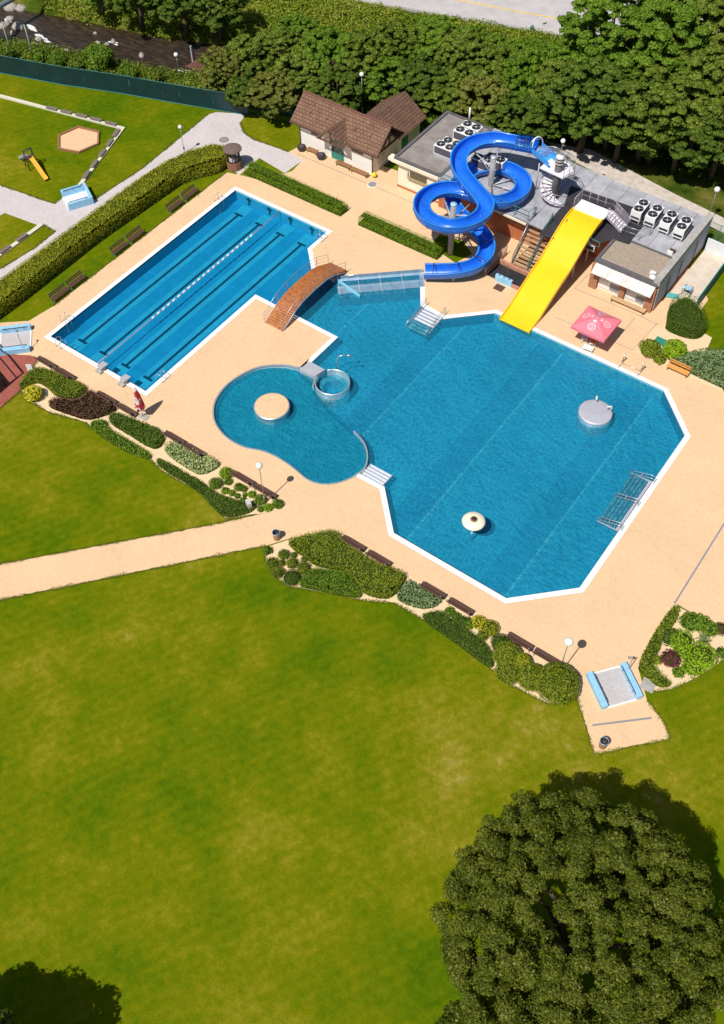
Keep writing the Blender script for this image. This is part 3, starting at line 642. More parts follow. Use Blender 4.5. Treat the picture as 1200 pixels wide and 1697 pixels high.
g = MB(); g.ribbon([(KIDS[0][0], KIDS[0][1]), (21.15, 10.07), (22.19, 9.87), (22.74, 8.74)], .12, FZ, .22); tag(g.build('curved_pool_wall', M_steel), 'low steel wall linking the grey platform to the plunge tub', 'pool wall')
ws = empty('water_spout', 'thin curved steel water spout by the round plunge tub', 'spout', (23.2, 11.45, 0))
g = MB(); g.tube([(0, 0, -1), (0, 0, 1.2), (.1, .15, 1.55), (.35, .4, 1.65), (.7, .75, 1.5)], .045, 8); g.build('pipe', M_rail, ws)
g = MB(); g.tube([(.62, .68, 1.56), (.85, .9, 1.42)], [.06, .12], 8); g.build('nozzle', M_rail, ws)
isl = empty('round_pool_island', 'round island with beige paved top in the shallow pool', 'island', (21.6, 4.75, 0))
g = MB(); g.lathe([(1.42, FZ), (1.42, .5), (1.46, .54), (1.46, .60), (1.36, .62)], 48); g.build('steel_side', M_steel, isl)
g = MB(); g.poly([(1.37*math.cos(2*PI*i/48), 1.37*math.sin(2*PI*i/48)) for i in range(48)], .625); g.build('paved_top', M_deck, isl)
rp_ = empty('round_pool_platform', 'round silver platform with two handles in the big pool', 'platform', (43.2, 19.45, 0))
g = MB(); g.lathe([(1.36, FZ), (1.36, .28), (1.33, .33), (1.25, .35), (.001, .36)], 48); g.build('platform', M_steel2, rp_)
g = MB(); g.lathe([(1.37, -.3), (1.38, .27)], 48); g.build('steel_side', M_steel, rp_)
for a in (R_(118), R_(35)):
    g = MB(); x, y = 1.2*math.cos(a), 1.2*math.sin(a); g.tube([(x, y, .3), (x, y, .85), (x*.96, y*.96, .95), (x*.75, y*.75, .95), (x*.7, y*.7, .8)], .06, 8); g.build('handle', M_white, rp_)
mu = empty('water_mushroom', 'cream water mushroom on a thin post in the big pool', 'fountain', (41.3, 3.85, 0))
g = MB(); g.cyl((0, 0, FZ), .09, 2.7, 12); g.build('post', M_white, mu)
g = MB(); g.lathe([(.1, 1.42), (.5, 1.36), (.82, 1.38), (.87, 1.46), (.8, 1.55), (.5, 1.66), (.2, 1.70), (.001, 1.70)], 40); g.build('cap', mat('cream_fibreglass', (.84, .80, .62), .4, var=.04, vscale=2), mu)
g = MB(); g.lathe([(.27, 1.70), (.27, 1.72), (.001, 1.72)], 24); g.build('cap_ring', M_wood, mu)
g = MB(); g.lathe([(.15, 1.72), (.15, 1.76), (.001, 1.76)], 18); g.build('nozzle', M_dark, mu)

# stairs into the water
M_tread = mat('steel_tread', (.74, .74, .80), .5, .1, var=.06, vscale=2)
def pool_stairs(name, label, loc, rz, w, run, n, rails, mt=M_tread, z0=-.02):
    """steps going down from the edge (local +y)"""
    t = empty(name, label, 'steps', loc, rz)
    for i in range(n):
        g = MB(); g.box((0, (i+.5)*run/n, z0-i*.018), (w, run/n*.74, .04)); g.build('step', mt, t)
    for s in (-1, 1): g = MB(); g.bar((s*w/2, 0, .0), (s*w/2, run, -.02-n*.018), .05, .12); g.build('side_plate', M_steel2, t)
    for x in rails:
        g = MB()
        for k_ in (.85, .5): g.tube([(x, -.15, 0.02), (x, -.15, k_), (x, .2, k_), (x, run*.85, k_-.45), (x, run, k_-.6), (x, run, -1)], .025, 7)
        g.tube([(x, run*.5, .62), (x, run*.5, -.6)], .025, 7); g.build('handrail', M_rail, t)
    return t
pool_stairs('pool_stairs', 'broad grey steel steps into the pool near the foot of the blue tube slide', (25.95, 22.2), PI, 2.1, 3.0, 8, (-1.0, 1.0))
pool_stairs('pool_stairs', 'wide steps with three steel handrails on the right side of the big pool', (50.05, 13.0), PI/2, 5.6, 1.75, 6, (-2.7, 0, 2.7), M_steel2, -.10)
pool_stairs('pool_stairs', 'small grey steps beside the curved wall of the shallow pool', (32.35, 3.35), 0, 2.0, 1.6, 5, ())
# ladders
def ladder():
    t = empty('pool_ladder', '', 'ladder', (0, 0, 0))
    for s in (-1, 1):
        g = MB(); g.tube([(s*.27, -.55, 0), (s*.27, -.55, .5), (s*.27, -.48, .78), (s*.27, -.2, .86), (s*.27, .06, .7), (s*.27, .1, .3), (s*.27, .1, -1.0)], .024, 8); g.build('handrail', M_rail, t)
    for z in (-.15, -.45, -.75): g = MB(); g.box((0, .1, z), (.52, .1, .03)); g.build('rung', M_rail, t)
    return t
ld = ladder(); GL = 'steel ladders of the swimming pool'
LL = [('steel ladder on the long side of the lane pool, by its top left corner', (.42, 23.1), -PI/2), ('steel ladder on the long side of the lane pool, by its bottom left corner', (.42, 2.5), -PI/2),
      ('steel ladder at the starting end of the lane pool', (2.0, .42), 0), ('steel ladder in the corner of the lane pool beside the closed umbrella', (11.6, 2.2), PI/2), ('steel ladder at the notch of the lane pool above the bridge', (11.6, 24.2), PI/2)]
for i, (lb, p, a) in enumerate(LL):
    if i == 0: ld.location = (p[0], p[1], 0); ld.rotation_euler = (0, 0, a); tag(ld, lb, 'ladder', GL)
    else: dup(ld, lb, p, a, GL)
# starting blocks
sb = empty('starting_block', 'grey starting block nearer to the left at the end of the lane pool', 'starting block', (6.95, .15, 0), 0, 'starting blocks of the lane pool')
g = MB(); g.box((0, -.05, .2), (.4, .5, .4)); g.build('pedestal', M_conc, sb, .02)
g = MB(); g.box((0, .1, .47), (.6, .8, .07), rx=-.1); g.build('platform', mat('block_top', (.45, .44, .46), .8, var=.1), sb, .015)
g = MB(); g.box((0, -.42, .12), (.62, .3, .24)); g.build('step', M_conc, sb, .02)
dup(sb, 'grey starting block nearer to the closed umbrella at the end of the lane pool', (9.55, .15), 0, 'starting blocks of the lane pool')
# lane rope
rp = empty('lane_rope', 'lane rope with white floats down the middle of the swimming pool', 'lane rope', (6.04, 0, 0))
g = MB(); g.tube([(0, .3, .0), (0, 4, WZ+.0), (0, 21, WZ), (0, 25.5, .0)], .045, 5); g.build('cord', mat('rope_mauve', (.42, .30, .42), .7), rp)
y = 7.2
while y < 21.2:
    g = MB(); g.tube([(0, y, WZ+.03), (0, y+.42, WZ+.03)], .075, 8); g.build('float', M_white, rp); y += .68
# wall rail fittings on the rim
hp = []
for (x, lb) in ((42.35, 'steel shower post left of the pair on the far pool edge'), (44.1, 'steel shower post right of the pair on the far pool edge')):
    t = empty('shower_post', lb, 'post', (x, 25.95, 0), 0, 'posts on the far pool edge')
    g = MB(); g.tube([(0, 0, 0), (0, 0, .85), (0, -.1, 1.0)], .05, 8); g.build('post', M_rail, t)
    g = MB(); g.box((0, -.02, .98), (.16, .16, .12)); g.build('head', M_steel2, t, .02)
    g = MB(); g.tube([(0, -.1, .5), (0, -.5, .5), (0, -.75, .3), (0, -.8, 0)], .024, 6); g.build('handrail', M_rail, t)
g = MB(); g.tube([(42.35, 25.85, .04), (44.1, 25.85, .04)], .03, 6); tag(g.build('floor_pipe', M_rail), 'thin pipe on the deck between the two shower posts', 'pipe')
# benches
def bench(label, loc, rz, seatm, legm, back=True, w=1.75, group=None, z=.42):
    t = empty('bench', label, 'bench', loc, rz, group)
    for i in range(3): g = MB(); g.box((0, -.18+i*.18, z), (w, .15, .045)); g.build('seat_slat', seatm, t)
    if back:
        for i in range(2): g = MB(); g.box((0, -.30-.05*i, z+.2+i*.17), (w, .04, .14), rx=-.2); g.build('backrest_slat', seatm, t)
    for s in (-1, 1):
        g = MB(); x = s*(w/2-.12); g.box((x, .16, z/2), (.06, .07, z)); g.box((x, -.2, z/2), (.06, .07, z)); g.box((x, -.02, z-.05), (.06, .45, .06))
        if back: g.bar((x, -.24, z-.05), (x, -.38, z+.48), .05, .06)
        g.build('leg_frame', legm, t)
    return t
G1 = 'green legged benches on the strip of lawn'
b0 = bench('lawn bench nearest the round wooden kiosk', (-2.5, 22.1, 0), -PI/2, M_dwood, M_grail, True, 1.9, G1)
for lb, y in (('second lawn bench down from the round wooden kiosk', 19.9), ('upper bench of the middle pair on the lawn strip', 14.4), ('lower bench of the middle pair on the lawn strip', 12.2), ('upper bench of the pair near the blue footbath, on the lawn strip', 6.6), ('lawn bench nearest to the blue footbath', 4.5)): dup(b0, lb, (-2.5, y, 0), -PI/2, G1)
G2 = 'brown benches along the planting beds'
b1 = bench('brown bench right beside the red paving', (2.7, -2.22, 0), 0, M_dwood, M_rail, True, 1.95, G2)
for lb, x in (('brown bench behind the clipped green hedge, second from the red paving', 4.95), ('brown bench just behind the dark purple shrub mass, left of its pair', 9.7), ('brown bench between the purple shrubs and the closed umbrella', 12.0), ('brown bench behind the pale variegated shrubs, left of its pair', 17.2), ('brown bench behind the pale variegated shrubs, right of its pair', 19.35),
              ('brown bench behind the little green balls, farther from the lamp', 24.3), ('brown bench right at the lamp by the round pool', 26.5), ('brown bench at the far end of the large clipped hedge', 34.8), ('brown bench in front of the large clipped hedge, second of its pair', 37.1), ('brown bench behind the grey green shrubs', 41.8), ('brown bench behind the yellow round shrub', 44.1), ('brown bench behind the row of big round shrubs', 48.9), ('brown bench touching the biggest round shrub beside the lamp', 51.0)): dup(b1, lb, (x, -2.22, 0), 0, G2)
bench('brown bench against the white house, left of its green door', (3.0, 34.55, 0), PI, M_wood, M_dwood, False, 1.3)
G3 = 'benches against the white house'
bench('brown bench under the house wall, left of the pair at the corner', (7.0, 34.45, 0), PI, M_wood, M_dwood, False, 1.8, G3)
bench('brown bench at the right corner of the white house', (9.0, 34.4, 0), PI, M_wood, M_dwood, False, 2.0, G3)
bench('long pale wooden bench along the kiosk windows', (39.6, 32.25, 0), PI, mat('pale_wood', (.58, .40, .22), .7, var=.15, vscale=4), M_dwood, False, 3.3)
bench('orange wooden bench in front of the grey green bush', (46.6, 27.5, 0), PI, mat('bright_wood', (.72, .36, .10), .6, var=.15, vscale=4), M_dwood, True, 1.9)
# round planters by the house
for x, lb in ((1.75, 'dark round planter by the left corner of the white house'), (4.25, 'dark round planter just left of the green house door')):
    t = empty('planter', lb, 'planter', (x, 34.35, 0), 0, 'dark planters by the house')
    g = MB(); g.lathe([(.36, 0), (.46, .25), (.44, .5), (.36, .5), (.34, .42), (.001, .42)], 8, smooth=False); g.build('tub', M_dark, t)
    g = MB(); g.lathe([(.30, .42), (.32, .50), (.18, .60), (.001, .62)], 10); g.build('soil_and_plants', mat('dull_plants', (.10, .07, .07), 1, var=.5, vscale=9, bump=1), t)
# lamps
def lamp(label, loc, h=4.55, r=.24, pm=None, arm=False):
    t = empty('lamp_post', label, 'lamp', loc, 0, 'white globe lamps')
    g = MB(); g.tube([(0, 0, 0), (0, 0, .9)], .06, 8); g.tube([(0, 0, .9), (0, 0, h-r)], .036, 8); g.build('pole', pm or M_rail, t)
    g = MB(); g.ball((0, 0, h), r, 20); g.build('globe', mat('globe_white', (.85, .85, .83), .35), t)
    g = MB(); g.lathe([(.06, h-r-.08), (.11, h-r+.02), (.12, h-r+.05)], 12); g.build('collar', M_dark, t)
    return t
lamp('globe lamp at the end of the planting bed by the round pool', (27.0, -2.9, 0), r=.26)
lamp('globe lamp beside the biggest round shrub', (52.24, -2.79, 0), 4.7, r=.3)
l3 = lamp('globe lamp by the grey path and the end of the long hedge', (-7.82, 27.11, 0), 3.0, r=.2)
g = MB(); g.box((0, 0, .62), (.13, .1, .34)); g.build('control_box', M_dark, l3)
lamp('globe lamp on the right behind the technical building', (40.45, 46.77, 0), 3.9, r=.27)
lamp('globe lamp standing behind the brown roofed house', (3.2, 42.9, 0), 4.6, r=.24)
lamp('globe lamp in the riverside greenery by the wooden weir', (-17.68, 37.39, 0), 2.6, r=.24)
# litter bins
def bin_(label, loc, m1):
    t = empty('litter_bin', label, 'bin', loc)
    g = MB(); g.tube([(0, 0, .05), (0, 0, .78)], [.24, .27], 20, cap=False); g.build('body', m1, t)
    g = MB(); g.lathe([(.27, .78), (.30, .80), (.30, .86), (.25, .86), (.25, .80)], 20); g.build('rim', mat('bin_rim', (.32, .40, .50), .4, .5), t)
    g = MB(); g.lathe([(.25, .84), (.22, .5), (.001, .45)], 16); g.build('liner', M_dark, t)
    return t
MBIN = mat('bin_wood', (.40, .24, .14), .7, var=.3, vscale=8)
bin_('wooden litter bin with a grey blue rim beside the branching beige path', (29.81, -4.94, 0), MBIN)
bin_('wooden litter bin with a steel rim on the paved spur near the big tree', (57.00, -5.56, 0), MBIN)
# footbaths and their showers
mat_tiles = paver_material('basin_tiles', (.56, .53, .54), (.53, .50, .51), (.40, .38, .39), .2, .2, 0, .05)
def footbath(label, loc, rz, w, l, closed_back=True, post=True, wallh=.55, thick=.28, fm=None):
    t = empty('footbath', label, 'footbath', loc, rz)
    for s in (-1, 1): g = MB(); g.box((s*(w/2-thick/2), 0, wallh/2), (thick, l, wallh)); g.build('side_wall', M_sky, t, .03)
    g = MB(); g.box((0, 0, .03), (w-2*thick, l*.96, .05)); g.build('basin', fm or mat_tiles, t)
    g = MB()
    for s in (-1, 1): g.box((0, s*l*.49, .045), (w-2*thick, .12, .09))
    g.build('sill', M_white, t)
    if closed_back: g = MB(); g.box((0, l/2+.1, wallh*.55), (w, .22, wallh*1.1)); g.build('back_wall', M_sky, t, .03)
    for s in ((-1, 1)):
        g = MB(); g.tube([(s*(w/2-thick-.02), -l*.42, wallh+.02), (s*(w/2-thick-.02), l*.42, wallh+.02)], .03, 6)
        for q in (-.3, 0, .3): g.tube([(s*(w/2-thick-.02), l*q, wallh+.02), (s*(w/2-thick-.14), l*q, wallh-.12)], .02, 5)
        g.build('spray_pipe', M_dark, t)
    if post:
        g = MB(); g.tube([(w/2-.1, l*.3, wallh), (w/2-.1, l*.3, 2.1), (w/2-.35, l*.3, 2.25)], .03, 7); g.build('shower_pipe', M_rail, t)
        g = MB(); g.lathe([(.02, 2.26), (.12, 2.2), (.001, 2.19)], 10, (w/2-.38, l*.3, 0)); g.build('shower_head', M_rail, t)
    return t
footbath('light blue footbath with a back wall beside the grey path', (-11.35, 15.3), R_(-28), 2.6, 2.3, True, True, .75, fm=M_white)
footbath('light blue footbath at the left picture edge beside the red paving', (-1.6, -1.75), R_(-45), 3.1, 2.6, False, True, .55, .42)
footbath('light blue footbath with tiled basin at the bottom right of the deck', (55.65, -1.4), R_(-135+180+7), 2.9, 2.6, False, True, .5, .42)
# playground
sd_ = [(-18.91, 20.21), (-20.61, 21.86), (-20.03, 24.09), (-17.63, 24.70), (-16.16, 23.12), (-16.76, 20.93)]
sx, sy = sum(p[0] for p in sd_)/6, sum(p[1] for p in sd_)/6; sdl = [(p[0]-sx, p[1]-sy) for p in sd_]
t = empty('sandpit', 'six sided sandpit with a brown wooden border on the lawn', 'sandpit', (sx, sy, 0))
g = MB(); g.poly(sdl, .05); g.build('sand', mat('play_sand', (.76, .50, .30), 1, var=.08, vscale=5, bump=.5), t)
g = MB(); g.ribbon(sdl, .22, -.02, .2, True); g.build('border', M_wood, t)
t = empty('playground_slide', 'small yellow children slide with dark climbing frame', 'slide', (-19.0, 16.6, 0), math.atan2(-.25, 1)-.05)
g = MB(); vs = []; fs = []
sp = [(0.1, 1.15), (.5, 1.12), (2.6, .32), (3.1, .24)]
for x, z in sp: vs += [(x, -.26, z+.16), (x, -.22, z), (x, .22, z), (x, .26, z+.16)]
for i in range(3):
    for j in range(3): fs.append((4*i+j, 4*i+j+1, 4*i+5+j, 4*i+4+j))
g.add(vs, fs); g.build('chute', mat('slide_amber', (.80, .44, .06), .45), t)
g = MB()
for s in (-1, 1): g.tube([(-.5, s*.5, 0), (-.1, s*.4, 2.0)], .05, 6); g.tube([(.5, s*.5, 0), (.1, s*.4, 2.0)], .05, 6); g.tube([(-1.8, s*.45, .1), (-.2, s*.4, 1.2)], .05, 6)
g.tube([(-.1, -.4, 2), (-.1, .4, 2)], .04, 6); g.tube([(.1, -.4, 2), (.1, .4, 2)], .04, 6); g.build('frame', M_dark, t)
for i in range(6): g = MB(); g.box((-1.7+i*.27, 0, .2+i*.18), (.1, .8, .04)); g.build('rung', M_rail, t)
g = MB(); g.box((0, 0, 1.12), (.5, .75, .06)); g.build('platform', M_dwood, t)
g = MB(); g.box((-2.0, 0, .08), (1.2, .9, .06), ry=-.2); g.build('ramp_board', mat('grey_board', (.3, .29, .28), .9), t)
# low kerb wall with seat slabs
kerbm = mat('kerb_concrete', (.66, .62, .50), .9, var=.08, vscale=3)
kp = [(-31.32, 23.42), (-15.94, 26.65), (-12.76, 17.12)]
tag(MB().ribbon([(float(p[0]), float(p[1])) for p in kp], .42, 0, .16).build('low_wall', kerbm), 'low pale concrete kerb wall turning a corner round the playground lawn', 'low wall')
tag(MB().ribbon([(-11.38, 10.66), (-11.30, 6.73), (-11.37, 2.34)], .42, 0, .16).build('low_wall', kerbm), 'short low pale kerb wall at the left picture edge', 'low wall')
slabs = [((260/3, 548/3), 0), ((333/3, 567/3), 0), ((407/3, 585/3), 0), ((480/3, 603/3), 0), ((555/3, 623/3), 0)]
def seat_slab(p, a, lb, w=1.3):
    t = empty('seat_slab', lb, 'bench', (p[0], p[1], .16), a, 'wooden seat slabs on the low walls')
    g = MB(); g.box((0, 0, .13), (w, .45, .07)); g.build('slab', mat('weathered_slab', (.19, .15, .12), .9, var=.2, vscale=4), t, .01)
    g = MB(); g.box((-w*.3, 0, .05), (.12, .4, .1)); g.box((w*.3, 0, .05), (.12, .4, .1)); g.build('foot', M_conc, t)
SA = [(-24.65, 24.81), (-22.87, 25.22), (-21.06, 25.66), (-19.31, 26.05), (-17.45, 26.40)]
SB = [(-15.81, 25.43), (-15.18, 23.80), (-14.55, 22.09), (-13.90, 20.30), (-13.27, 18.56)]
SC = [(-11.36, 8.07), (-11.36, 5.95)]
names = ['leftmost', 'second', 'middle', 'fourth', 'corner']
a1 = math.atan2(float(SA[4][1]-SA[0][1]), float(SA[4][0]-SA[0][0])); a2 = math.atan2(float(SB[4][1]-SB[0][1]), float(SB[4][0]-SB[0][0]))
for p, nm in zip(SA, ['leftmost grey brown seat slab on the far run of the kerb wall', 'second seat slab from the left on the far run of the kerb wall', 'middle seat slab on the far run of the kerb wall', 'fourth seat slab from the left on the far run of the kerb wall', 'seat slab on the far run, next to the corner of the kerb wall']): seat_slab(p, a1, nm)
for p, nm in zip(SB, ['topmost dark seat slab on the run of kerb wall beside the grey path', 'second dark seat slab below the corner of the kerb wall', 'middle dark seat slab on the run between corner and footbath', 'fourth dark seat slab below the corner of the kerb wall', 'dark seat slab nearest the footbath with the back wall']): seat_slab(p, a2, nm, 1.25)
for p, nm in zip(SC, ['right hand dark slab on the short kerb wall at the left edge', 'left hand dark slab on the short kerb wall at the left edge']): seat_slab(p, math.atan2(float(SC[0][1]-SC[1][1]), float(SC[0][0]-SC[1][0])), nm)
# round wooden kiosk beside the long hedge
t = empty('round_kiosk', 'small round wooden kiosk with a flat brown roof at the end of the long hedge', 'kiosk', (-2.05, 28.2, 0))
g = MB(); g.lathe([(.78, 0), (.8, .85), (.7, .86)], 10, smooth=False); g.build('barrel_base', mat('reddish_wood', (.26, .12, .08), .8, var=.3, vscale=5), t)
for i in range(5): g = MB(); a = i*2*PI/5+.3; g.box((.68*math.cos(a), .68*math.sin(a), 1.45), (.1, .1, 1.3), rz=a); g.build('post', M_dwood, t)
g = MB(); g.lathe([(.9, 2.05), (.95, 2.1), (.93, 2.2), (.5, 2.3), (.001, 2.34)], 14, smooth=False); g.build('roof', mat('brown_felt', (.17, .11, .09), .9, var=.25, vscale=5), t)
g = MB(); g.lathe([(.5, .86), (.45, 1.2), (.001, 1.22)], 10); g.build('counter', M_conc, t)
# manholes and hatches
for p, r, lb in (((-6.01, 31.16), .42, 'dark manhole cover in the grey path'), ((10.97, 33.79), .42, 'round manhole cover with white ring in front of the house')):
    t = empty('manhole_cover', lb, 'manhole', (p[0], p[1], .022)); g = MB(); g.lathe([(r+.08, 0), (r+.08, .012), (r, .014)], 24); g.build('ring', M_white if r > 5 or 'white' in lb else M_wood, t)
    g = MB(); g.lathe([(r, .014), (.001, .016)], 24); g.build('cover', M_chan, t)
tag(MB().box((29.05, 28.0, .03), (.9, .8, .02)).build('floor_hatch', M_dwood), 'square brown floor hatch beside the light blue shower panel', 'hatch')
tag(MB().box((43.85, 30.05, .03), (1.0, .85, .03)).build('floor_hatch', mat('green_hatch', (.02, .24, .18), .7)), 'square green hatch lying beside the shrubs near the kiosk', 'hatch')
tag(MB().box(((57.47, 0.05)[0], (57.47, 0.05)[1], .03), (.9, .9, .03), rz=.1).build('floor_grate', M_conc), 'square grey floor grate beside the lower footbath', 'grate')
tag(MB().box(((2.20, -3.54)[0], (2.20, -3.54)[1], .45), (.5, .06, .9), rz=.5).build('signboard', M_white), 'small white signboard beside the red paving', 'sign')
tag(MB().bar((26.05, -3.78, 0.3), (26.52, -4.00, 0.3), .3, .9).build('signboard', mat('grey_sign', (.55, .55, .56), .5)), 'small grey board among the little green balls near the lamp', 'sign')

# umbrellas
M_pink = mat('pink_canvas', (.80, .20, .26), .8, var=.06, vscale=3)
u = empty('sun_umbrella', 'open square pink umbrella with white round emblems', 'umbrella', (39.1, 26.6, 0))
g = MB(); g.cyl((0, 0, 0), .035, 3.0, 10); g.build('pole', M_rail, u)
g = MB(); H1, H0, W = 2.95, 2.25, 1.55
prof_ = []
vs = [(0, 0, H1)]; 
for k_ in (.5, 1.0):
    for i in range(16):
        a = 2*PI*i/16+PI/4; q = 1/max(abs(math.cos(2*PI*i/16+PI/4)), abs(math.sin(2*PI*i/16+PI/4))); x, y = W*k_*q*math.cos(a), W*k_*q*math.sin(a)
        zz = H1-(H1-H0)*k_**.95-(0 if i % 4 == 0 else .03)*k_; vs.append((x, y, zz))
fs = [(0, 1+i, 1+(i+1) % 16) for i in range(16)]+[(1+i, 17+i, 17+(i+1) % 16, 1+(i+1) % 16) for i in range(16)]
g.add(vs, fs); vl = [(vs[17+i][0], vs[17+i][1], vs[17+i][2]) for i in range(16)]
g.add(vl+[(p[0]*1.01, p[1]*1.01, p[2]-.22) for p in vl], [(i, (i+1) % 16, 16+(i+1) % 16, 16+i) for i in range(16)]); can = g.build('canopy', M_pink, u)
M_mark = mat('white_print', (.86, .62, .65), .8)
for k_, a in enumerate((0, PI/2, PI, -PI/2)):
    g = MB(); sl = math.atan2(H1-H0, W); T = Matrix.Rotation(a, 4, 'Z') @ Matrix.Translation((W*.60, 0, H1-(H1-H0)*.60+.035)) @ Matrix.Rotation(sl, 4, 'Y')
    for (cy, cx, r) in ((-.0, .02, .34),):
        ring_ = [(cx+rad*math.cos(q), cy+rad*math.sin(q), 0) for rad in (r, r*.78) for q in [2*PI*i/16 for i in range(16)]]
        for bx3, by3, bw, bh in ((-.12, 0, .05, .34), (.02, .08, .22, .05), (.06, -.08, .2, .05), (.14, .02, .05, .2)): g.box((cx+bx3, cy+by3, .004), (bw, bh, .004), M=T)
        g.add(ring_, [(i, (i+1) % 16, 16+(i+1) % 16, 16+i)[::-1] for i in range(16)], M=T)
    g.box((-.55, 0, 0), (.2, .3, .004), M=T); g.build('emblem', M_mark, u)
g = MB(); g.box((0, 0, .05), (.8, .8, .1)); g.build('base', M_conc, u, .03)
c0 = empty('garden_chair', 'white chair with a pinkish back under the left side of the pink umbrella', 'chair', (38.51, 26.33, 0), .4)
g = MB(); g.box((0, 0, .42), (.5, .5, .05)); g.build('seat', M_white, c0, .02)
g = MB(); g.box((0, .25, .7), (.5, .05, .5), rx=-.15); g.build('backrest', mat('pinkish', (.72, .50, .60), .7), c0, .02)
for sx_ in (-1, 1):
    for sy_ in (-1, 1): g = MB(); g.tube([(sx_*.2, sy_*.2, .42), (sx_*.25, sy_*.25, 0)], .025, 6); g.build('leg', M_white, c0)
c1 = empty('garden_chair', 'white chair with an orange cushion under the pink umbrella', 'chair', (39.30, 26.26, 0), .4)
g = MB(); g.box((0, 0, .42), (.5, .5, .05)); g.build('seat', M_white, c1, .02)
g = MB(); g.box((0, 0, .48), (.42, .42, .08)); g.build('cushion', mat('orange_cloth', (.75, .22, .04), .9), c1, .03)
g = MB(); g.box((0, .26, .7), (.5, .05, .5), rx=-.15); g.build('backrest', mat('orange_cloth', (.75, .22, .04), .9), c1, .02)
for sx_ in (-1, 1):
    for sy_ in (-1, 1): g = MB(); g.tube([(sx_*.2, sy_*.2, .42), (sx_*.25, sy_*.25, 0)], .025, 6); g.build('leg', M_white, c1)
tb = empty('low_table', 'low white slatted table in front of the chairs under the pink umbrella', 'table', (39.28, 25.54, 0), .1)
for i in range(5): g = MB(); g.box((0, -.24+i*.12, .36), (.9, .09, .03)); g.build('slat', M_white, tb)
for sx_ in (-1, 1): g = MB(); g.box((sx_*.35, 0, .18), (.04, .5, .34)); g.build('leg', M_white, tb)
u2 = empty('sun_umbrella', 'closed red and white umbrella beside the lane pool', 'umbrella', (13.4, -1.8, 0))
g = MB(); g.tube([(0, 0, 0), (.02, 0, 3.3)], .03, 8); g.build('pole', M_rail, u2)
g = MB(); vs = []; fs = []
for i, (r, z) in enumerate([(.03, 3.45), (.12, 3.1), (.2, 2.6), (.27, 2.0), (.33, 1.4), (.36, 1.05), (.22, .95)]):
    for j in range(24): k_ = r*(1+.24*math.cos(j*PI*2/3*1.0+i*.12)); vs.append((k_*math.cos(2*PI*j/24), k_*math.sin(2*PI*j/24), z+(-.12*math.cos(j*PI/3) if i > 4 else 0)))
for i in range(6):
    for j in range(24): fs.append((24*i+j, 24*i+24+j, 24*i+24+(j+1) % 24, 24*i+(j+1) % 24))
mr = bpy.data.materials.new('red_white_canvas'); mr.use_nodes = True; nt = mr.node_tree; bs = nt.nodes['Principled BSDF']; bs.inputs['Roughness'].default_value = .8
tc = N(nt, 'ShaderNodeTexCoord'); nn = N(nt, 'ShaderNodeTexNoise', Scale=2.6, Detail=2.); nt.links.new(tc.outputs['Object'], nn.inputs['Vector']); r_ = ramp(nt, [(.50, (.50, .02, .04)), (.56, (.80, .74, .74))]); nt.links.new(nn.outputs['Fac'], r_.inputs['Fac']); nt.links.new(r_.outputs['Color'], bs.inputs['Base Color'])
g.add(vs, fs, True); g.build('folded_canopy', mr, u2)
g = MB(); g.box((.1, 0, .06), (.75, .55, .1)); g.build('base', M_conc, u2, .02)

# ------------------------------------------------------------------ buildings
def tile_material(name, c1, c2, axis):
    m = bpy.data.materials.new(name); m.use_nodes = True; nt = m.node_tree; b = nt.nodes['Principled BSDF']; L = nt.links.new; b.inputs['Roughness'].default_value = .8
    tc = N(nt, 'ShaderNodeTexCoord'); mp = N(nt, 'ShaderNodeMapping')
    if axis == 'x': mp.inputs['Rotation'].default_value = (0, 0, PI/2)
    L(tc.outputs['Object'], mp.inputs['Vector'])
    br = N(nt, 'ShaderNodeTexBrick'); br.inputs['Scale'].default_value = 1; br.inputs['Brick Width'].default_value = .42; br.inputs['Row Height'].default_value = .27; br.inputs['Mortar Size'].default_value = .025; br.inputs['Mortar Smooth'].default_value = .6
    br.inputs['Color1'].default_value = (*c1, 1); br.inputs['Color2'].default_value = (*c2, 1); br.inputs['Mortar'].default_value = (*[c*.35 for c in c1], 1); L(mp.outputs[0], br.inputs['Vector'])
    n = N(nt, 'ShaderNodeTexNoise', Scale=1.3, Detail=6., Roughness=.7); L(tc.outputs['Object'], n.inputs['Vector']); r = ramp(nt, [(.3, (.72, .72, .74)), (.7, (1.15, 1.12, 1.1))]); L(n.outputs['Fac'], r.inputs['Fac'])
    mu = N(nt, 'ShaderNodeMix', data_type='RGBA', blend_type='MULTIPLY'); mu.inputs[0].default_value = 1; L(br.outputs['Color'], mu.inputs[6]); L(r.outputs['Color'], mu.inputs[7]); L(mu.outputs[2], b.inputs['Base Color'])
    bp = N(nt, 'ShaderNodeBump', Strength=.8, Distance=.05); L(br.outputs['Fac'], bp.inputs['Height']); bp.invert = True; L(bp.outputs['Normal'], b.inputs['Normal'])
    return m
M_tx = tile_material('roof_tiles', (.25, .135, .085), (.19, .10, .062), 'y')
M_ty = tile_material('roof_tiles_wing', (.23, .125, .08), (.18, .095, .06), 'x')
def slab(mb, quad, th=.12):
    """a roof slope: four corners counter-clockwise seen from above, with thickness"""
    q = [Vector(p) for p in quad]; n = (q[1]-q[0]).cross(q[-1]-q[0]).normalized()
    if n.z < 0: n = -n
    lo = [p-n*th for p in q]; k = len(q); mb.add(q+lo, [tuple(range(k)), tuple(reversed(range(k, 2*k)))]+[(i, k+i, k+(i+1) % k, (i+1) % k) for i in range(k)])
hs = empty('house', 'white changing house with brown tiled gable roofs and a green door', 'house', (0, 35, 0))
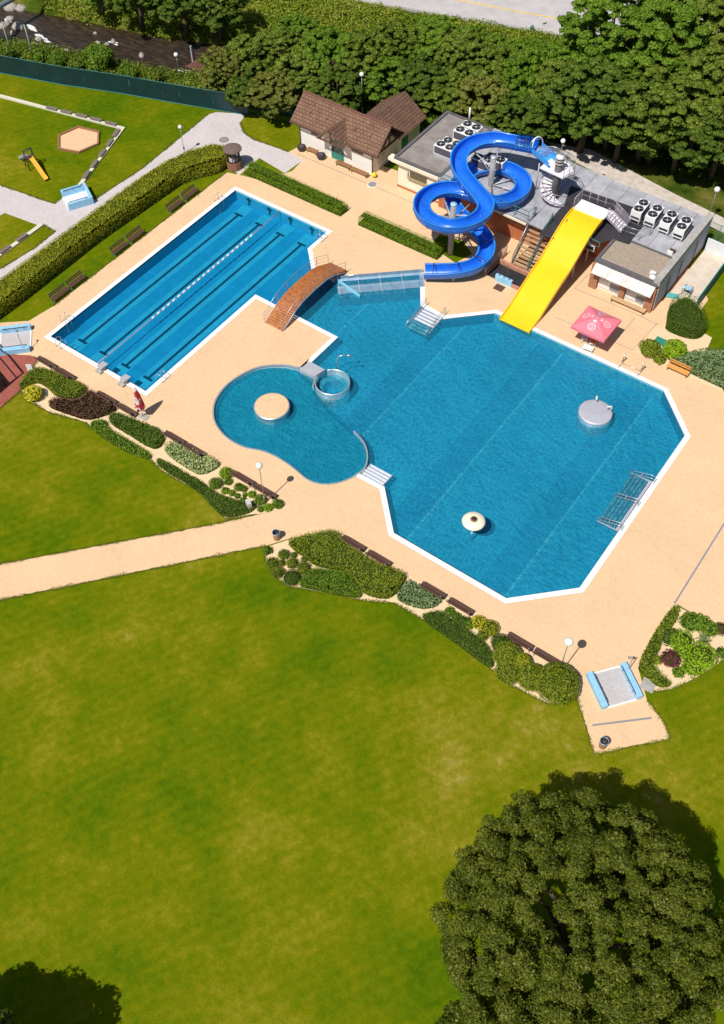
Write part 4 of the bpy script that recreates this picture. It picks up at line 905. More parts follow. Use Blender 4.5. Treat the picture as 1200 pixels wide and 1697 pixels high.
g = MB(); g.prism([(1.0, .15), (10.1, .15), (10.1, 4.3), (1.0, 4.3)], 0, 2.62); g.add([(1.0, .15, 2.62), (1.0, 4.3, 2.62), (1.0, 2.15, 4.2)], [(0, 1, 2)][::1]); g.build('wall', M_wall, hs)
g = MB(); slab(g, [(.2, -.35, 2.62), (4.35, -.35, 2.62), (5.75, 1.15, 3.72), (5.75, 2.1, 4.62), (.2, 2.1, 4.62)]); slab(g, [(7.2, -.35, 2.62), (10.95, -.35, 2.62), (10.95, 2.1, 4.62), (5.75, 2.1, 4.62), (5.75, 1.15, 3.72)]); g.build('roof', M_tx, hs)
g = MB(); slab(g, [(.2, 2.1, 4.615), (10.95, 2.1, 4.615), (10.95, 4.7, 2.5), (.2, 4.7, 2.5)]); g.build('roof', M_tx, hs)
g = MB(); g.bar((.2, 2.1, 4.64), (10.95, 2.1, 4.64), .22, .1); g.build('ridge_tiles', mat('ridge_tile', (.20, .09, .065), .8, var=.2), hs)
# front cross gable (porch)
g = MB(); slab(g, [(4.05, -1.1, 2.55), (5.75, -1.1, 4.02), (5.75, 1.55, 4.02), (4.05, -.2, 2.7)]); slab(g, [(7.45, -1.1, 2.55), (7.45, -.2, 2.7), (5.75, 1.55, 4.02), (5.75, -1.1, 4.02)]); pr_ = g.build('porch_roof', M_ty, hs)
g = MB(); g.bar((4.2, -.98, 2.55), (7.3, -.98, 2.55), .12, .14); g.bar((5.75, -.98, 2.5), (5.75, -.98, 3.85), .12, .12); g.bar((4.9, -.98, 2.6), (5.75, -.98, 3.3), .1, .1); g.bar((6.6, -.98, 2.6), (5.75, -.98, 3.3), .1, .1)
g.bar((4.35, -.98, 2.62), (4.35, .1, 2.62), .12, .14); g.bar((7.15, -.98, 2.62), (7.15, .1, 2.62), .12, .14); g.build('porch_timber', mat('timber', (.14, .075, .045), .8, var=.2, vscale=4), hs)
g = MB()
for s in (.0,): g.bar((10.7, .15, 2.55), (10.7, 4.3, 2.55), .14, .16); g.bar((10.7, 2.1, 2.5), (10.7, 2.1, 4.5), .14, .14); g.bar((10.7, .9, 2.55), (10.7, 2.1, 3.9), .1, .1); g.bar((10.7, 3.3, 2.55), (10.7, 2.1, 3.9), .1, .1); g.bar((10.9, -.35, 2.5), (10.9, 2.1, 4.5), .08, .2)
g.build('gable_timber', mat('timber', (.14, .075, .045), .8, var=.2, vscale=4), hs)
g = MB(); g.add([(10.12, .15, 2.62), (10.12, 4.3, 2.62), (10.12, 2.1, 4.4)], [(0, 1, 2)]); g.build('gable_board', mat('gable_boards', (.10, .055, .035), .85), hs)
dm = mat('green_door', (.02, .22, .18), .5, var=.1, vscale=3)
dr = MB().box((5.75, .11, 1.05), (1.5, .08, 2.1)).build('door', dm, hs); g = MB(); g.box((6.2, .04, 1.05), (.04, .06, .2)); g.build('handle', M_rail, dr)
g = MB(); g.box((5.42, .06, 1.35), (.5, .03, .9)); g.box((6.08, .06, 1.35), (.5, .03, .9)); g.build('pane', M_gl, dr)
for x, w_2 in ((2.9, .9), (8.2, 1.5)):
    wf = MB().box((x, .14, 1.95), (w_2+.12, .06, .52)).build('window', M_white, hs); MB().box((x, .11, 1.95), (w_2, .03, .4)).build('pane', M_gl, wf)
for x in (1.02, 10.05): MB().tube([(x, .08, 0), (x, .08, 2.45)], .05, 8).build('downpipe', M_dwood, hs)
MB().bar((.2, -.42, 2.56), (4.0, -.42, 2.56), .12, .1).build('gutter', M_dwood, hs); MB().bar((7.5, -.42, 2.56), (10.95, -.42, 2.56), .12, .1).build('gutter', M_dwood, hs)
for (x, y) in ((1.9, .75), (4.0, .8), (7.4, .9), (9.3, .9), (2.0, 1.4)): 
    z = 2.62+(y+.35)*2/2.45; g = MB(); g.box((x, y, z+.09), (.2, .26, .1), rx=.68); g.build('roof_vent', mat('ridge_tile', (.2, .09, .065), .8), hs)
g = MB(); g.box((10.14, 1.6, 1.1), (.05, 1.2, .8)); g.build('wall_board', mat('notice_grey', (.55, .55, .55), .6), hs)
# wing
g = MB(); g.prism([(6.0, 4.3), (10.6, 4.3), (10.6, 7.7), (6.0, 7.7)], 0, 2.55); g.build('wing_wall', M_wall, hs)
g = MB(); slab(g, [(11.15, 3.35, 2.55), (11.15, 8.1, 2.55), (8.45, 8.1, 4.5), (8.45, 2.2, 4.5)]); slab(g, [(8.45, 2.2, 4.5), (8.45, 8.1, 4.5), (5.7, 8.1, 2.5), (5.7, 4.7, 2.5)]); g.build('wing_roof', M_ty, hs)
g = MB(); g.box((10.63, 4.95, 1.05), (.06, 1.1, 2.1)); g.build('side_door', dm, hs)
g = MB(); g.ball((10.45, -.15, .3), .26, 12); tag(g.build('yellow_bucket', mat('yellow_plastic', (.75, .62, .04), .5), loc=(0, 35, 0)), 'small yellow round tub at the right corner of the house', 'tub')

# flat roofed technical building with cream front
tb_ = empty('technical_building', 'flat roofed plant building with a cream front wall and a weathered grey roof', 'building', (12.8, 34.75, 0))
g = MB(); g.prism([(.35, .35), (5.2, .35), (5.2, 9.3), (.35, 9.3)], 0, 3.05); g.build('wall', M_cream, tb_)
g = MB(); g.poly([(.3, .3), (5.25, .3), (5.25, 9.2), (.3, 9.2)], 3.2); g.build('roof', mat('gravel_roof', (.34, .30, .28), .95, col2=(.20, .175, .165), vscale=.9, bump=.5, bscale=12), tb_)
g = MB(); g.ribbon([(.16, .16), (5.3, .16), (5.3, 9.3), (.16, 9.3)], .34, 3.02, 3.36, True); g.build('parapet', mat('dark_parapet', (.13, .12, .13), .7, var=.2, vscale=2), tb_)
g = MB(); g.box((2.6, -.04, 2.95), (5.6, .12, .34)); g.box((-.3, .3, 2.95), (.6, .7, .3)); g.build('fascia', M_cream, tb_)
g = MB(); g.box((2.7, .32, 1.9), (1.9, .1, .55)); gr_ = g.build('grille_window', mat('dark_recess', (.06, .05, .035), .9), tb_)
g = MB()
for i in range(16): g.bar((1.8+i*.12, .26, 1.62), (1.8+i*.12, .26, 2.2), .03)
g.build('bars', mat('rusty_bars', (.38, .30, .16), .8), gr_)
g = MB(); g.box((2.7, .2, 1.52), (2.3, .25, .1)); g.box((1.55, .25, 1.8), (.08, .1, .6)); g.build('sill', mat('rusty_bars', (.38, .30, .16), .8), gr_)
g = MB(); g.box((2.75, .3, .09), (4.9, .14, .18)); g.build('plinth', M_brick, tb_)
g = MB(); g.cyl((2.6, 9.5, 3.0), .09, 1.5, 12); g.build('vent_pipe', M_white, tb_)

# terrace building: low block with a roof terrace
te = empty('terrace_building', 'long low block with a grey roof terrace behind the slides', 'building', (18.2, 33.6, 0))
RZ = 3.25
M_sheet = bpy.data.materials.new('grey_sheet_roof'); M_sheet.use_nodes = True; nt = M_sheet.node_tree; bs = nt.nodes['Principled BSDF']; bs.inputs['Roughness'].default_value = .7
tc = N(nt, 'ShaderNodeTexCoord'); bk = N(nt, 'ShaderNodeTexBrick'); bk.inputs['Scale'].default_value = 1; bk.inputs['Brick Width'].default_value = 30; bk.inputs['Row Height'].default_value = 1.7; bk.inputs['Mortar Size'].default_value = .035
mp = N(nt, 'ShaderNodeMapping'); mp.inputs['Rotation'].default_value = (0, 0, PI/2); nt.links.new(tc.outputs['Object'], mp.inputs['Vector']); nt.links.new(mp.outputs[0], bk.inputs['Vector'])
bk.inputs['Color1'].default_value = (.46, .46, .50, 1); bk.inputs['Color2'].default_value = (.42, .42, .46, 1); bk.inputs['Mortar'].default_value = (.22, .22, .25, 1)
nn = N(nt, 'ShaderNodeTexNoise', Scale=.8, Detail=8., Roughness=.75); nt.links.new(tc.outputs['Object'], nn.inputs['Vector']); r_ = ramp(nt, [(.32, (.62, .62, .62)), (.62, (1.06, 1.06, 1.06))]); nt.links.new(nn.outputs['Fac'], r_.inputs['Fac'])
mu = N(nt, 'ShaderNodeMix', data_type='RGBA', blend_type='MULTIPLY'); mu.inputs[0].default_value = 1; nt.links.new(bk.outputs['Color'], mu.inputs[6]); nt.links.new(r_.outputs['Color'], mu.inputs[7]); nt.links.new(mu.outputs[2], bs.inputs['Base Color'])
g = MB(); g.prism([(0, 1.0), (14.6, 1.0), (14.6, 3), (17.4, 3.2), (23.1, 3.2), (23.1, 9.8), (13, 9.8), (0, 10.6)], 0, RZ-.12); g.build('wall', M_brick, te)
g = MB(); g.prism([(.0, .35), (15.0, -.2), (15.0, 3.1), (17.2, 3.1), (23.25, 3.1), (23.25, 9.9), (13, 9.9), (.0, 10.8)], RZ-.12, RZ); g.build('roof_terrace', M_sheet, te)
g = MB(); g.poly([(float(a)-18.2, float(c)-33.6) for a, c in [(30.00, 32.60), (29.78, 34.28), (29.68, 37.79), (28.88, 40.50), (30.56, 40.78), (33.32, 40.85), (36.72, 41.08), (37.05, 38.72), (37.07, 36.10), (35.72, 35.96), (34.89, 34.59), (32.65, 34.64), (31.08, 34.16), (31.35, 32.92)]], RZ+.006); g.build('black_roof_patch', mat('black_roof_tone', (.035, .033, .04), .75, var=.35, vscale=1.1), te)  # black patch laid on the terrace roof
g = MB(); g.bar((0, .28, RZ-.22), (10.0, -.08, RZ-.22), .1, .2); g.bar((13.4, -.2, RZ-.22), (15.0, -.25, RZ-.22), .1, .2); g.build('fascia', M_cream, te)
for x in (2.5, 6.2, 15.7): g = MB(); f_ = MB().box((x, .97, 2.55), (1.5, .08, .55)).build('window', M_white, te); MB().box((x, .92, 2.55), (1.35, .04, .42)).build('pane', M_gl, f_)
g = MB(); g.ribbon([(23.2, -.9), (23.2, 9.9)], .55, 3.1, 3.62); g.build('side_parapet', M_conc, te)
M_corr = mat('grey_side_wall', (.44, .46, .53), .8, var=.14, vscale=1.0, bump=.2)
g = MB(); g.prism([(23.12, -.55), (23.42, -.55), (23.42, 10.0), (23.12, 10.0)], .25, 3.1); g.build('side_wall', M_corr, te)
g = MB(); g.prism([(23.1, -.5), (23.47, -.5), (23.47, 9.9), (23.1, 9.9)], 0, .25); g.build('side_plinth', M_brick, te)
for y in (1.6, 4.0, 7.2): g = MB(); g.tube([(23.5, y, .2), (23.5, y, 2.6)], .035, 6); g.build('side_pipe', M_dark, te)

# kiosk in front
ki = empty('snack_kiosk', 'snack kiosk with pebble roof, white window frames and brick corner pillars', 'kiosk', (35.6, 32.75, 0))
g = MB(); g.prism([(.2, .3), (5.65, .3), (5.65, 4.0), (.2, 4.0)], 0, 2.9); g.build('wall', M_wall, ki)
g = MB(); g.poly([(.25, .25), (5.7, .25), (5.7, 3.9), (.25, 3.9)], 3.10); g.build('roof', mat('pebble_roof', (.44, .35, .27), .95, col2=(.30, .24, .19), vscale=5, bump=.8, bscale=25), ki)
g = MB(); g.ribbon([(.1, .1), (5.8, .1), (5.8, 4.0), (.1, 4.0)], .42, 2.88, 3.24, True); g.build('parapet', mat('dark_parapet', (.13, .12, .13), .7), ki)
M_awn = mat('awning_panel', (.58, .54, .51), .4, var=.35, vscale=.8)
for i in range(4): g = MB(); x0 = .15+i*1.42; g.add([(x0, -.85, 2.3), (x0+1.40, -.85, 2.3), (x0+1.40, .02, 2.95), (x0, .02, 2.95), (x0, -.85, 2.26), (x0+1.40, -.85, 2.26), (x0+1.40, .02, 2.91), (x0, .02, 2.91)], [(0, 1, 2, 3), (7, 6, 5, 4), (0, 4, 5, 1), (1, 5, 6, 2), (3, 7, 4, 0)]); g.build('awning_panel', M_awn, ki)
for x in (.22, 3.0, 5.58): g = MB(); g.box((x, .12, 1.3), (.75 if x != 3.0 else .5, .4, 2.6)); g.build('brick_pillar', M_brick, ki)
for (x0, x1) in ((.65, 2.7), (3.3, 5.15)):
    f_ = MB(); f_.box(((x0+x1)/2, .25, 1.35), (x1-x0, .08, 2.1)); f_ = f_.build('window', M_white, ki); n_ = 2
    for i in range(n_):
        wdt = (x1-x0)/n_; g = MB(); g.box((x0+wdt*(i+.5), .19, 1.72), (wdt-.16, .03, .85)); g.build('pane', mat('kiosk_glass', (.25, .27, .30), .1), f_)
        g = MB(); g.box((x0+wdt*(i+.5), .19, .78), (wdt-.16, .03, .7)); g.build('pane' if (i+x0*0) else 'lower_panel', mat('kiosk_glass', (.25, .27, .30), .1) if i else M_white, f_)
g = MB(); g.lathe([(.28, 3.1), (.28, 3.3), (.001, 3.36)], 14, (5.1, .7, 0)); g.build('roof_dish', M_white, ki)
g = MB(); g.box((4.9, 1.15, 3.2), (.5, .35, .16)); g.build('roof_box', M_white, ki)
for x, y, lb in ((17.7+18.2, 37.6, 'x'),): pass
t = empty('roof_vent_box', 'small white and rust coloured vents behind the pebble roof corner', 'vent', (40.6, 36.9, RZ)); g = MB(); g.box((0, 0, .15), (.5, .2, .3)); g.build('vent', M_white, t, .02); g = MB(); g.box((.1, .35, .15), (.5, .2, .3)); g.build('vent', M_dwood, t, .02)

# yard on the right with teal screen
tag(MB().ribbon([(41.9, 43.3), (44.35, 43.2)], .14, 0, 1.35).build('yard_wall', mat('pale_panel', (.74, .76, .80), .7, var=.05)), 'white wall across the far end of the narrow yard', 'wall')
tag(MB().ribbon([(44.45, 43.3), (44.55, 35.5)], .10, 0, 1.3).build('yard_screen', mat('teal_panel', (.012, .15, .17), .6, var=.1)), 'teal screen along the right side of the narrow yard', 'screen')
struct(MB().poly([(42.7, 36.0), (44.4, 35.6), (44.4, 43.2), (41.9, 43.2), (41.9, 36)], .035).build('yard_paving', mat('pale_paving', (.66, .56, .46), .9, var=.12, vscale=1.2)))
t = empty('steel_rack', 'small steel rack standing at the mouth of the narrow yard', 'rack', (43.09, 36.75, 0)); g = MB(); rail_line(g, [(-.35, -.3, 0), (.35, -.3, 0), (.35, .3, 0), (-.35, .3, 0), (-.35, -.3, 0)], .8, .03, 2, (.6,)); g.build('frame', M_rail, t); g = MB(); g.box((0, 0, .72), (.6, .5, .04)); g.build('shelf', M_sky, t)
tag(MB().box((*(42.18, 35.73), .12), (1.1, .5, .24), rz=.3).build('low_box', mat('turquoise', (.10, .42, .42), .6), None, .03), 'low turquoise box at the corner of the grey side wall', 'box')

# condenser units on the roofs
M_fan = mat('fan_black', (.018, .018, .022), .5)
def ac_unit(label, loc, rz, group):
    t = empty('air_conditioner', label, 'air conditioner', loc, rz, group)
    g = MB(); g.box((0, 0, .82), (.98, 2.0, .95)); g.build('housing', M_white, t, .03)
    for s in (-.5, .5):
        f_ = MB(); f_.lathe([(.43, 1.29), (.43, 1.34), (.38, 1.345), (.001, 1.315)], 24, (0, s, 0)); f_ = f_.build('fan', M_fan, t)
        g = MB(); g.lathe([(.10, 1.33), (.10, 1.36), (.001, 1.36)], 12, (0, s, 0)); g.build('hub', M_steel2, f_)
        g = MB()
        for a in range(4): g.box((.2*math.cos(a*PI/2+.4), s+.2*math.sin(a*PI/2+.4), 1.35), (.36, .025, .015), rz=a*PI/2+.4)
        g.build('guard', M_steel2, f_)
    g = MB(); g.box((0, -1.005, .62), (.8, .02, .22)); g.build('grille', M_fan, t); g = MB(); g.box((.495, 0, .85), (.02, 1.8, .7)); g.build('coil', mat('coil_dark', (.10, .09, .12), .7), t)
    for x in (-.4, .4): g = MB(); g.box((x, 0, .17), (.08, 1.9, .34)); g.build('foot_rail', M_steel2, t)
    return t
GA, GB = 'white twin fan units at the right end of the terrace roof', 'white twin fan units on the weathered roof'
U = [(36.11, 39.85), (37.46, 39.85), (38.88, 39.81), (40.28, 39.77)]
ua = ac_unit('twin fan unit nearest the yellow slide steps in the row of four', (float(U[0][0]), float(U[0][1]), RZ), .03, GA)
for p, lb in zip(U[1:], ('second twin fan unit from the yellow slide steps in the row of four', 'third twin fan unit from the yellow slide steps in the row of four', 'twin fan unit nearest the grey side wall in the row of four')): dup(ua, lb, (float(p[0]), float(p[1]), RZ), .03, GA)
V_ = [((16.79, 37.60), 'twin fan unit at the front left of the weathered roof'), ((17.04, 38.48), 'twin fan unit behind the front left one on the weathered roof'), ((17.04, 40.63), 'twin fan unit in the back pair, nearer to the blue flume'), ((17.13, 41.79), 'rearmost twin fan unit by the white vent pipe'), ((20.81, 37.83), 'twin fan unit seen through the upper bend of the blue flume'), ((21.78, 38.61), 'twin fan unit under the blue flume, nearest the round tower')]
for p, lb in V_[:5]: dup(ua, lb, (float(p[0]), float(p[1]), 3.2 if float(p[0]) < 18 else RZ), -PI/2, GB)
dup(ua, V_[5][1], (float(V_[5][0][0]), float(V_[5][0][1]), RZ), -PI/2, GB)

# ------------------------------------------------------------------ the blue tube slide
FP = [(25.30, 39.38, 6.2), (24.40, 39.30, 6.15), (23.59, 39.06, 6.1), (22.37, 38.86, 6.0), (21.24, 38.49, 5.9), (19.89, 37.00, 5.7), (19.78, 35.02, 5.5), (20.90, 33.48, 5.3), (22.62, 32.52, 5.1), (24.29, 31.71, 4.95)]
cxL, cyL, rL = 22.75, 29.75, 2.95
def circ(cx, cy, r, a0, a1, z0, z1, n): return [(cx+r*math.cos(R_(a0+(a1-a0)*i/n)), cy+r*math.sin(R_(a0+(a1-a0)*i/n)), z0+(z1-z0)*i/n) for i in range(n+1)]
FP = FP + circ(cxL, cyL, rL, 28, -262, 4.88, 4.15, 12) + circ(23.3, 35.45, 2.95, -84, 178, 3.98, 3.35, 11)[1:] + [(20.6, 33.6, 3.05), (21.2, 32.0, 2.7), (22.6, 31.4, 2.35), (24.4, 31.2, 1.95), (26.0, 30.5, 1.55), (26.75, 29.2, 1.22), (26.5, 27.7, .98), (25.4, 26.5, .80), (23.9, 25.6, .62), (22.75, 24.95, .5)]
path = [Vector(p) for p in catmull(FP, 5)]
# resample evenly
def resample(pts, step):
    out = [pts[0]]; acc = 0
    for a, c in zip(pts, pts[1:]):
        l = (c-a).length; d_ = step-acc
        while d_ <= l: out.append(a+(c-a)*(d_/l)); d_ += step
        acc = (acc+l) % step
    return out
path = resample(path, .28)
def frames(path, i):
    t = (path[min(i+1, len(path)-1)]-path[max(i-1, 0)]).normalized(); s = t.cross(Vector((0, 0, 1))).normalized(); u = s.cross(t).normalized()
    i0, i1 = max(i-4, 0), min(i+4, len(path)-1); t0 = (path[i]-path[i0]); t1 = (path[i1]-path[i]); c = 0
    if t0.length > .1 and t1.length > .1: c = t0.normalized().cross(t1.normalized()).z
    bank = max(-.22, min(.22, c*.35)); return t, (s*math.cos(bank)+u*math.sin(bank)), (u*math.cos(bank)-s*math.sin(bank))
RI, RO = .66, .74
inner = [(RI*math.cos(a), RI*math.sin(a)) for a in [PI+PI*j/10 for j in range(11)]]
inner = [(-RI-.0, .22)]+inner+[(RI, .22)]
outer = [(RO, .22)]+[(RO*math.cos(a), RO*math.sin(a)) for a in [2*PI-PI*j/10 for j in range(11)]]+[(-RO, .22)]
flume = empty('blue_tube_slide', 'winding blue open flume slide with two loops on steel posts', 'water slide', (22.75, 29.75, 0))
O = Vector((22.75, 29.75, 0))
def sweep(mb, idx, prof, closed=False, sc_=1.):
    k = len(prof); vs = []
    for i in idx:
        t, s, u = frames(path, i); vs += [path[i]-O+s*(a*sc_)+u*(b2*sc_+.5) for a, b2 in prof]
    fs = []
    for q in range(len(idx)-1):
        for j in range(k if closed else k-1): fs.append((q*k+j, q*k+(j+1) % k, (q+1)*k+(j+1) % k, (q+1)*k+j))
    mb.add(vs, fs, True)
I = list(range(len(path)))
g = MB(); sweep(g, I, inner); ch = g.build('channel', M_blue, flume)
g = MB(); sweep(g, I, outer); g.build('outer_shell', mat('shell_blue', (.015, .14, .58), .35, var=.1, vscale=1), flume)
for s, nm in ((1, 'lip'), (-1, 'lip')):
    g = MB(); sweep(g, I, [(s*(RI-.03), .25), (s*(RI-.03), .20), (s*(RO+.05), .20), (s*(RO+.05), .25)], True); g.build(nm, M_blue2, flume)
for i in range(6, len(path)-2, 8):
    g = MB(); t, s, u = frames(path, i); c0_ = path[i]-O+u*.5; pts = [c0_+s*(RI-.012)*math.cos(a)+u*(RI-.012)*math.sin(a) for a in [PI+PI*j/12 for j in range(13)]]; g.tube(pts, .014, 4); g.build('joint_line', M_blue2, flume)
    g = MB(); pts = [c0_+s*(RO+.02)*math.cos(a)+u*(RO+.02)*math.sin(a) for a in [PI+PI*j/12 for j in range(13)]]; g.tube(pts, .03, 4); g.build('joint_flange', M_blue2, flume)
# dark hoops on the last stretch
nH = len(path)
for i in (nH-4, nH-12, nH-20, nH-28, nH-36):
    g = MB(); t, s, u = frames(path, i); c0_ = path[i]-O+u*.5; pts = [c0_+s*(RO+.03)*math.cos(a)+u*(RO+.03)*math.sin(a) for a in [-1.2+ (PI*2-.0)*j/20-PI*.5+PI*.0 for j in range(0)]]
    pts = [c0_+s*.72*math.cos(a)+u*(.34+.10*math.sin(a)) for a in [PI*j/10 for j in range(11)]]; g.tube(pts, .035, 5); g.build('cross_hoop', M_dark, flume)
# covered start
M_tub = bpy.data.materials.new('smoked_cover'); M_tub.use_nodes = True; nt = M_tub.node_tree; nt.nodes.remove(nt.nodes['Principled BSDF']); tr_ = N(nt, 'ShaderNodeBsdfTransparent'); tr_.inputs['Color'].default_value = (.25, .55, .62, 1); gl_ = N(nt, 'ShaderNodeBsdfGlossy', Roughness=.1); mx_ = N(nt, 'ShaderNodeMixShader'); mx_.inputs[0].default_value = .08
nt.links.new(tr_.outputs[0], mx_.inputs[1]); nt.links.new(gl_.outputs[0], mx_.inputs[2]); nt.links.new(mx_.outputs[0], nt.nodes['Material Output'].inputs[0])
g = MB(); top = [(RO*math.cos(a), .2+RO*.85*math.sin(a)) for a in [PI*j/10 for j in range(11)]]; sweep(g, I[:7], top); g.build('cover', M_tub, flume)
for i in (0, 3, 6): 
    g = MB(); t, s, u = frames(path, i); c0_ = path[i]-O+u*.5; g.tube([c0_+s*(RO+.03)*a+u*b2*1.04 for a, b2 in [(x_/RO, y_) for x_, y_ in top]], .04, 5); g.build('cover_hoop', M_dark if i else M_white, flume)
# posts and brackets
def post(x, y, z0, z1, r, cap, nm='post', capm=None):
    g = MB(); g.cyl((x-O.x, y-O.y, z0), r, z1-z0, 18); pz = g.build(nm, mat('grey_post', (.30, .29, .30), .7, var=.3, vscale=1.5), flume)
    g = MB(); g.lathe([(r+.03, z1), (r+.03, z1+.06), (.001, z1+.09)], 18, (x-O.x, y-O.y, 0)); g.build('cap', capm or M_steel2, pz); return pz
post(22.95, 29.35, 0, 5.55, .27, 1, capm=mat('cap_sky', (.35, .62, .88), .5)); post(22.75, 36.3, 0, 6.3, .27, 1)
def nearest(x, y, z=None):
    return [i for i in I if 1 == 1]
cxp = [(Vector((22.95, 29.35, 0)), [18, 0]), ]
def brackets(px, py, zs, r):
    """arms from a post to the flume: every ~45 degrees to a point of the loop"""
    done = 0
    for a_deg, z in zs:
        a = R_(a_deg); e = Vector((px+r*math.cos(a)-O.x, py+r*math.sin(a)-O.y, z)); s0 = Vector((px-O.x, py-O.y, z-.35))
        g = MB(); g.tube([s0, e], .07, 6); g.build('bracket', mat('bracket_grey', (.55, .56, .60), .5, .3), flume)
        g = MB(); g.tube([s0+Vector((0, 0, -.7)), s0+(e-s0)*.75], .035, 5); g.build('brace', mat('bracket_grey', (.55, .56, .60), .5, .3), flume)
brackets(22.95, 29.35, [(20, 4.75), (-40, 4.6), (-100, 4.45), (-160, 4.35), (140, 4.15), (85, 4.1)], 2.5)
brackets(22.75, 36.3, [(-60, 3.8), (0, 3.75), (50, 3.65), (130, 3.5), (195, 3.3), (165, 5.5), (105, 5.9)], 2.4)
for (x, y, z) in ((22.6, 31.4, 2.25), (26.6, 29.0, 1.2), (25.2, 26.35, .75)): g = MB(); g.cyl((x-O.x, y-O.y, 0), .07, z, 10); g.build('short_post', M_steel2, flume)

# round tower with spiral steps beside the flume start
TX, TY = 28.5, 37.9
to_ = empty('slide_tower', 'round grey column with white spiral steps and a start platform for the blue slide', 'tower', (TX, TY, RZ))
g = MB(); g.cyl((0, 0, 0), .33, 4.4, 20); g.build('column', mat('column_grey', (.13, .12, .13), .7, var=.3, vscale=2), to_)
for z in (3.75, 4.05, 4.3): g = MB(); g.lathe([(.33, z), (.42, z+.02), (.42, z+.08), (.33, z+.1)], 18); g.build('collar', M_conc, to_)
g = MB(); g.lathe([(.36, 4.4), (.36, 4.5), (.001, 4.56)], 16); g.build('cap', M_white, to_)
g = MB(); g.tube([(0, 0, 4.5), (0, 0, 5.9)], .03, 6); g.build('lamp_pole', M_rail, to_); g = MB(); g.ball((0, 0, 6.0), .21, 16); g.build('lamp_globe', mat('globe_white', (.85, .85, .83), .35), to_)
M_step = mat('white_step', (.80, .76, .80), .6, var=.06, vscale=3)
nS = 15
for i in range(nS):
    a0 = R_(-20-i*21); a1 = a0-R_(19); z = .18+i*.185
    if i == nS-4: pass
    g = MB(); pts = [(.34*math.cos(a0), .34*math.sin(a0)), (1.45*math.cos(a0), 1.45*math.sin(a0)), (1.5*math.cos((a0+a1)/2), 1.5*math.sin((a0+a1)/2)), (1.45*math.cos(a1), 1.45*math.sin(a1)), (.34*math.cos(a1), .34*math.sin(a1))]; g.prism(pts, z-.06, z); g.build('step', M_step, to_)
M_lil = bpy.data.materials.new('mesh_panel'); M_lil.use_nodes = True; nt = M_lil.node_tree; nt.nodes.remove(nt.nodes['Principled BSDF']); tr_ = N(nt, 'ShaderNodeBsdfTransparent'); df_ = N(nt, 'ShaderNodeBsdfDiffuse'); df_.inputs['Color'].default_value = (.45, .43, .50, 1); mx_ = N(nt, 'ShaderNodeMixShader'); mx_.inputs[0].default_value = .38
nt.links.new(tr_.outputs[0], mx_.inputs[1]); nt.links.new(df_.outputs[0], mx_.inputs[2]); nt.links.new(mx_.outputs[0], nt.nodes['Material Output'].inputs[0])
sp_ = [(1.5*math.cos(R_(-20-i*21)), 1.5*math.sin(R_(-20-i*21)), .2+i*.185) for i in range(nS+1)]
g = MB(); g.tube([(x, y, z+.95) for x, y, z in sp_], .03, 6)
for x, y, z in sp_[::2]: g.tube([(x, y, z-.05), (x, y, z+.95)], .02, 5)
g.build('spiral_railing', mat('lilac_rail', (.50, .44, .52), .5, .3), to_)
g = MB(); vs = []; 
for x, y, z in sp_: vs += [(x, y, z-.15), (x, y, z+.12)]
g.add(vs, [(2*i, 2*i+2, 2*i+3, 2*i+1) for i in range(len(sp_)-1)]); g.build('spiral_stringer', mat('white_lilac', (.62, .56, .66), .5), to_)
g = MB(); g.prism([(-1.6, -.5), (.9, -.7), (1.3, .6), (.4, 1.5), (-1.4, 1.6)], 2.86, 2.98); g.build('platform', M_step, to_)
g = MB(); rail_line(g, [(-2.6, .9, 2.95), (-1.4, 1.6, 2.95), (.4, 1.5, 2.95), (1.3, .6, 2.95), (.9, -.7, 2.95)], 1.05, .025, .9, (.5,)); g.build('platform_railing', M_rail, to_)
g = MB(); g.add([(-2.6, .92, 3.0), (-1.4, 1.62, 3.0), (-1.4, 1.62, 3.95), (-2.6, .92, 3.95)], [(0, 1, 2, 3)]); g.build('mesh_panel', M_lil, to_); g = MB(); g.add([(-1.4, 1.62, 3.0), (.4, 1.52, 3.0), (.4, 1.52, 3.95), (-1.4, 1.62, 3.95)], [(0, 1, 2, 3)]); g.build('mesh_panel', M_lil, to_)
# open blue start tub linking platform and tube
g = MB(); a = path[0]; dirv = Vector((TX-.6, TY+.35, 6.15)); pts_ = [a+(dirv-a)*(i/5) for i in range(6)]
vs = []; fs = []
for i, p in enumerate(pts_):
    t = (dirv-a).normalized(); s = t.cross(Vector((0, 0, 1))).normalized(); w2 = .66-.0*i
    for o_, z_ in ((-w2, .72), (-w2, .25), (-w2*.7, -.05), (0, -.15), (w2*.7, -.05), (w2, .25), (w2, .72)): q = p+s*o_+Vector((0, 0, z_)); vs.append((q.x-TX, q.y-TY, q.z-RZ))
for i in range(5):
    for j in range(6): fs.append((i*7+j, i*7+j+1, i*7+8+j, i*7+7+j))
g.add(vs, fs); g.build('start_tub', mat('start_blue', (.06, .33, .80), .35), to_)
g = MB(); q0 = a-Vector((TX, TY, RZ)); t = (dirv-a).normalized(); s = t.cross(Vector((0, 0, 1))).normalized(); g.tube([q0+s*(.8*math.cos(w))+Vector((0, 0, .3+1.1*math.sin(w))) for w in [PI*j/12 for j in range(13)]], .06, 8); g.build('entry_arch', M_white, to_)
for (x, y) in ((-2.0, .2), (-1.3, 1.3)): g = MB(); g.cyl((x, y, 0), .06, 2.85, 8); g.build('platform_post', M_steel2, to_)

